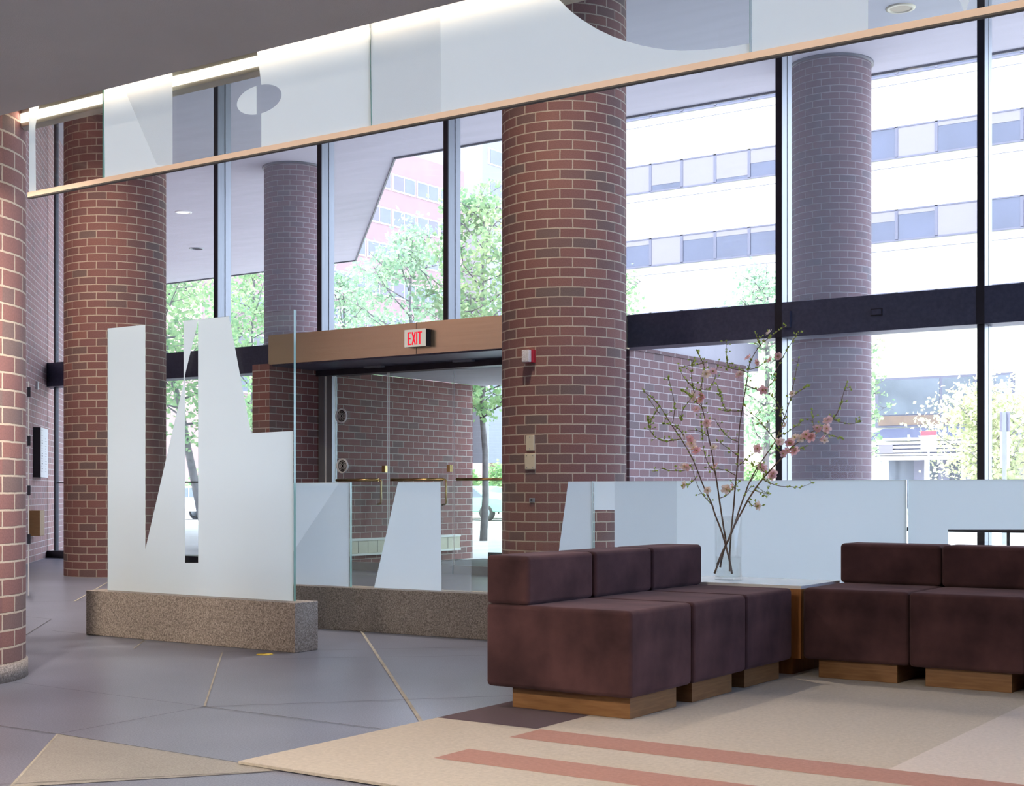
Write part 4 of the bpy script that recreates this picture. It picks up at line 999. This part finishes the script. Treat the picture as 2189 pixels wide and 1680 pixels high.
TREES = [
 ('street_tree', 436, 43.0, 10.5, 3.0, 3.2, .15, 7000, .17, 'leafA', 'leafy tree whose trunk shows through the slot of the tall etched panel', 1),
 ('street_tree', 540, 56.0, 11.5, 2.2, 2.9, .15, 6000, .18, 'leafA', 'leafy tree standing behind the left outdoor column, below the soffit', 2),
 ('street_tree', 735, 50.0, 9.6, 2.5, 2.2, .13, 4200, .17, 'leafB', 'pale leafy tree left of the exit sign, above the bronze header', 3),
 ('street_tree', 880, 42.0, 9.8, 2.8, 2.1, .12, 4600, .15, 'leafB', 'tall airy tree right of the angled soffit edge', 4),
 ('street_tree', 1033, 29.2, 8.0, 2.5, 1.45, .085, 4200, .12, 'leafA', 'slim tree standing straight in front of the vestibule opening', 5),
 ('street_tree', 1640, 37.0, 7.6, 1.9, 1.55, .12, 3200, .13, 'leafB', 'slim tree with a blue grey trunk behind the mullion and branches', 6),
 ('street_tree', 1290, 40.0, 7.6, 3.0, 1.6, .10, 2200, .14, 'leafA', 'tree mostly hidden behind the central brick column', 7),
 ('street_tree', 1838, 44.0, 6.8, 2.0, .95, .07, 900, .14, 'leafA', 'small tree peeping out at the right of the outdoor column', 8),
 ('street_tree', 2120, 47.0, 4.7, 1.0, 2.1, .10, 5200, .17, 'leafY', 'round yellow green tree in full sun at the right edge', 9),
]
for (nm, u, z, h, lo, cr, tr, nl, ls_, mt, lab, sd) in TREES:
    x, y = tpos(u, z); make_tree(nm, x, y, h, lo, cr, tr, nl, ls_, mt, lab, sd, (-1.7, -1.1) if sd == 1 else (0, 0), bushy=(mt == 'leafY'))

# ------------------------------------------------------------------ buildings
OY = 61.0
of = thing('office_building', 'white office building with ribbon windows across the street', 'building', (-22, OY, 0))
b = MB(); b.box((-42, OY, -.1), (-2, OY + 14, 27)); b.build('wall', 'office', of)
b = MB()
for k in range(7):
    z = 8.1 + 3.70 * k; b.box((-42, OY - .012, z - .012), (-2, OY + .01, z + .012))
b.build('panel_joint', 'winframe', of)
XS = [-38.9, -37.1, -35.3, -33.49, -31.75, -29.96, -28.17, -26.38, -24.6, -22.82, -21.03, -19.25, -17.37, -15.6, -13.8]
rn = random.Random(5)
win0 = {}
for row, (z0, z1) in enumerate(((12.235, 13.61), (15.92, 17.30), (19.62, 21.0), (23.3, 24.7), (8.53, 9.92))):
    for i, (xa, xb) in enumerate(zip(XS, XS[1:])):
        t = 0.07
        b = MB(); b.box((xa - .0, OY - .05, z0), (xa + t, OY + .04, z1)); b.box((xb - t, OY - .05, z0), (xb, OY + .04, z1)); b.box((xa, OY - .05, z0 - .05), (xb, OY + .04, z0 + .03)); b.box((xa, OY - .05, z1 - .06), (xb, OY + .04, z1))
        w = b.build('window', 'winframe', of)
        right = xa > -24
        f = rn.choice((0, .15, .25, .35, .9, 1.0)) if right else rn.choice((.5, .8, 1, 1, .9, .2))
        b = MB(); b.box((xa + t, OY - .012, z0 + .02), (xb - t, OY + .02, z1 - .05)); p = b.build('pane', 'pane_sky', w)
        if f > 0:
            b = MB(); b.box((xa + t, OY - .03, z1 - .05 - (z1 - z0 - .08) * f), (xb - t, OY - .013, z1 - .05)); b.build('blind', 'pane_blind', w)
# ground floor shop window with a dark sloping slab, below it the slatted entrance canopy
sw = MB(); sw.box((-22.0, OY - .06, 3.9), (-15.9, OY + .02, 6.1))
w = sw.build('shop_window', 'winframe', of)
for xa, xb in ((-21.85, -19.1), (-18.98, -17.6), (-17.48, -16.05)):
    b = MB(); b.box((xa, OY - .08, 4.45), (xb, OY - .05, 6.0)); b.build('pane', 'shop_glass', w)
    b = MB(); b.box((xa, OY - .08, 3.98), (xb, OY - .05, 4.40)); b.build('lower_pane', 'tan_panel', w)
b = MB(); b.prism([(-21.6, OY - .02, 3.85), (-15.2, OY - .02, 3.85), (-15.2, OY - 1.9, 3.3), (-22.2, OY - 1.9, 3.3)], (0, 0, -.08)); b.build('dark_slope', 'dark_slope', of)  # thin dark blue slab sloping out from the facade
cp = thing('entrance_canopy', 'white slatted entrance canopy on posts across the street', 'canopy', (-18, 57.5, 0))
x0, x1 = on_y(1872, 960, 57).x, on_y(2160, 960, 57).x
for k in range(6):
    z = 2.33 + k * .165
    b = MB(); b.box((x0, 56.95, z), (x1, 57.05, z + (.2 if k == 0 else .10))); b.build('slat', 'slat', cp)
b = MB(); b.box((x0, 57.05, 2.35), (x1, 58.5, 3.0)); b.build('deck', 'winframe', cp)
b = MB(); b.box((x0 + .15, 56.93, 2.62), (x0 + .75, 56.96, 2.98)); b.build('notice', 'pane_blind', cp)
for x in (x0 + .1, x0 + 2.1, x0 + 3.6, x1 - .1):
    b = MB(); b.box((x - .07, 57.1, -.05), (x + .07, 57.25, 2.36)); b.build('post', 'slat', cp)
b = MB(); b.box((x0 + .1, 58.3, .3), (x1 - .1, 58.36, 2.4)); b.build('glass_screen', 'shop_glass', cp)
for k in range(4):
    x = x0 + 1.2 + k * 1.05; b = MB(); b.box((x, 58.25, .3), (x + .45, 58.29, 2.35)); b.build('screen_panel', 'lightgrey', cp)
# pink brick block and pale tower at the far left
pk = thing('brick_building', 'distant pink brick building with ribbon windows right of the soffit edge', 'building', (-95, 105, 0))
b = MB(); b.box((-125, 84, -.1), (-90, 122, 35.8)); b.build('wall', 'pink', pk)
for row in range(8):
    z1 = 33.3 - row * 3.62
    for k in range(9):
        ya = 86 + k * 3.95
        b = MB(); b.box((-90.06, ya, z1 - 1.75), (-89.9, ya + 3.7, z1)); w = b.build('window', 'slat', pk)
        for q in (0, 1):
            b = MB(); b.box((-89.92, ya + .15 + q * 1.8, z1 - 1.6), (-89.86, ya + 1.75 + q * 1.8, z1 - .15)); b.build('pane', 'pane_far_haze' if (k + q + row) % 3 else 'pane_blind', w)
tw = thing('tower_block', 'far pale tower rising behind the trees left of the central column', 'building', (-100, 138, 0))
b = MB(); b.box((-112, 130, -.1), (-93.3, 150, 47)); b.build('wall', 'tower', tw)
for row in range(9):
    z1 = 44.5 - row * 3.7
    b = MB(); b.box((-93.36, 131, z1 - 1.9), (-93.2, 149, z1)); w = b.build('window', 'slat', tw)
    for k in range(6):
        b = MB(); b.box((-93.22, 131.4 + k * 2.9, z1 - 1.75), (-93.14, 134.0 + k * 2.9, z1 - .15)); b.build('pane', 'pane_far_haze', w)
# low garden wall and hedge across the street at the far left
b = MB(); b.box((-70, 62, 0), (-44, 62.6, 2.6)); tag(b.build('garden_wall', 'pink'), 'low pink brick wall across the street behind the left trees', 'garden wall')
def shrub(u, z, r, h, n, lab, seed):
    rn = random.Random(seed); x, y = tpos(u, z); t = thing('shrub', lab, 'shrub', (x, y, 0), 'shrubs across the street')
    b = MB()
    for k in range(5):
        a = k * 1.26; b.tube([(x, y, -.05), (x + .4 * r * math.cos(a), y + .4 * r * math.sin(a), h * .7)], [.03, .012], 5)
    b.build('stem', 'bark', t)
    fb = MB()
    for k in range(n):
        a = rn.uniform(0, 6.28); q = rn.random() ** .5 * r; zz = h * (.15 + .85 * rn.random() * math.sqrt(max(.05, 1 - (q / r) ** 2)))
        p = Vector((x + q * math.cos(a), y + q * math.sin(a), zz)); d = Vector((rn.uniform(-1, 1), rn.uniform(-1, 1), rn.uniform(-1, 1))).normalized(); w = d.orthogonal().normalized() * .07; s = .19
        fb.face([p, p + d * s * .5 - w, p + d * s, p + d * s * .5 + w])
    fb.build('foliage', 'leafA', t)
for i, (u, z, r, h) in enumerate(((1000, 68.0, 0.9, 2.2), (1066, 66.0, 0.9, 2.5), (470, 70, 2.0, 2.6), (1605, 60, 1.0, 2.3))):
    shrub(u, z, r, h, 1500, ['green shrub across the street left of the slim tree', 'green shrub across the street right of the slim tree', 'green shrub across the street behind the tall etched panel', 'green shrub across the street behind the flowering branches'][i], 30 + i)

# ------------------------------------------------------------------ cars
def car(u, z, mat, label, flip=1, lift=0.0):
    x, y = tpos(u, z); g = -.14
    t = thing('car', label, 'car', (x, y, g), 'parked cars')
    Lc = 4.5; W = 1.75
    prof = [(-2.25, .35), (-2.25, .62), (-2.1, .80), (-1.35, .90), (-.75, 1.36), (.75, 1.40), (1.45, .95), (2.1, .88), (2.25, .65), (2.25, .35)]
    b = MB(); b.prism([(x + flip * px_, y - W / 2, g + pz) for px_, pz in prof], (0, W, 0)); b.build('body', mat, t, 0.05, 2)
    b = MB()
    for yy in (y - W / 2 - .012, y + W / 2):
        b.prism([(x + flip * px_, yy, g + pz) for px_, pz in ((-1.2, .93), (-.72, 1.30), (-.05, 1.32), (-.05, .93))], (0, .012, 0))
        b.prism([(x + flip * px_, yy, g + pz) for px_, pz in ((.03, .93), (.03, 1.32), (.70, 1.33), (1.28, .95))], (0, .012, 0))
    b.build('window', 'car_glass', t)
    for px_ in (-1.4, 1.4):
        for yy in (y - W / 2 - .02, y + W / 2 - .18):
            b = MB(); X4 = Matrix.Translation((x + flip * px_, yy, g + .32)) @ Matrix.Rotation(-math.pi / 2, 4, 'X')
            b.lathe([(.0001, 0), (.2, 0), (.2, -.005), (.32, 0), (.32, .2), (.0001, .2)], 24, M4=X4); w = b.build('wheel', 'tyre', t)
            b = MB(); b.lathe([(.0001, -.012), (.19, -.012), (.2, 0)], 18, M4=X4); b.build('hub_cap', 'greyblue', w)
    b = MB()
    for s in (-1, 1): b.box((x + s * 2.22 - .06, y - W / 2 + .1, g + .42), (x + s * 2.22 + .06, y + W / 2 - .1, g + .55))
    b.build('bumper', 'greyblue', t)
car(438, 58, 'car_white', 'white car across the street seen through the slot of the tall etched panel')
car(1072, 60, 'car_yellow', 'cream car in the sun behind the slim tree by the vestibule', -1)
car(1006, 57.0, 'car_green', 'green car partly hidden by the vestibule wall, behind the slim tree')
car(1600, 54.5, 'car_white', 'white car in the sun behind the flowering branches', -1)

# ------------------------------------------------------------------ street signs
def on_dist(u, v, z): return at_d(u, v, z)
z = 40.0; p = at_d(1985, 940, z); s_ = thing('bus_stop_sign', 'red and white stop flag on a thin pole across the plaza', 'sign', (p.x, p.y, 0))
hw = 16.5 / FPX * z
b = MB(); b.box((p.x - hw, p.y - .02, at_d(0, 961, z).z), (p.x + hw, p.y + .02, at_d(0, 931, z).z)); b.build('plate', 'sign_white', s_)
b = MB(); b.box((p.x - hw, p.y - .021, at_d(0, 931, z).z), (p.x + hw, p.y + .021, at_d(0, 921.5, z).z)); b.build('top_band', 'sign_red', s_)
b = MB(); b.tube([(p.x, p.y, -.1), (p.x, p.y, at_d(0, 961, z).z)], .028, 10); b.build('pole', 'slat', s_)
z = 27.0; p = at_d(2147, 940, z); s_ = thing('parking_sign', 'grey street sign seen from behind on a dark post at the right edge', 'sign', (p.x, p.y, 0))
b = MB(); b.box((p.x - .095, p.y + .03, at_d(0, 922, z).z), (p.x + .095, p.y + .042, at_d(0, 880, z).z)); b.build('upper_plate', 'lightgrey', s_)
b = MB(); b.box((p.x - .09, p.y + .03, at_d(0, 1000, z).z), (p.x + .09, p.y + .042, at_d(0, 923, z).z)); b.build('lower_plate', 'sign_white', s_)
b = MB(); b.box((p.x - .035, p.y - .03, -.05), (p.x + .035, p.y + .029, at_d(0, 881, z).z)); b.build('post', 'greyblue', s_)
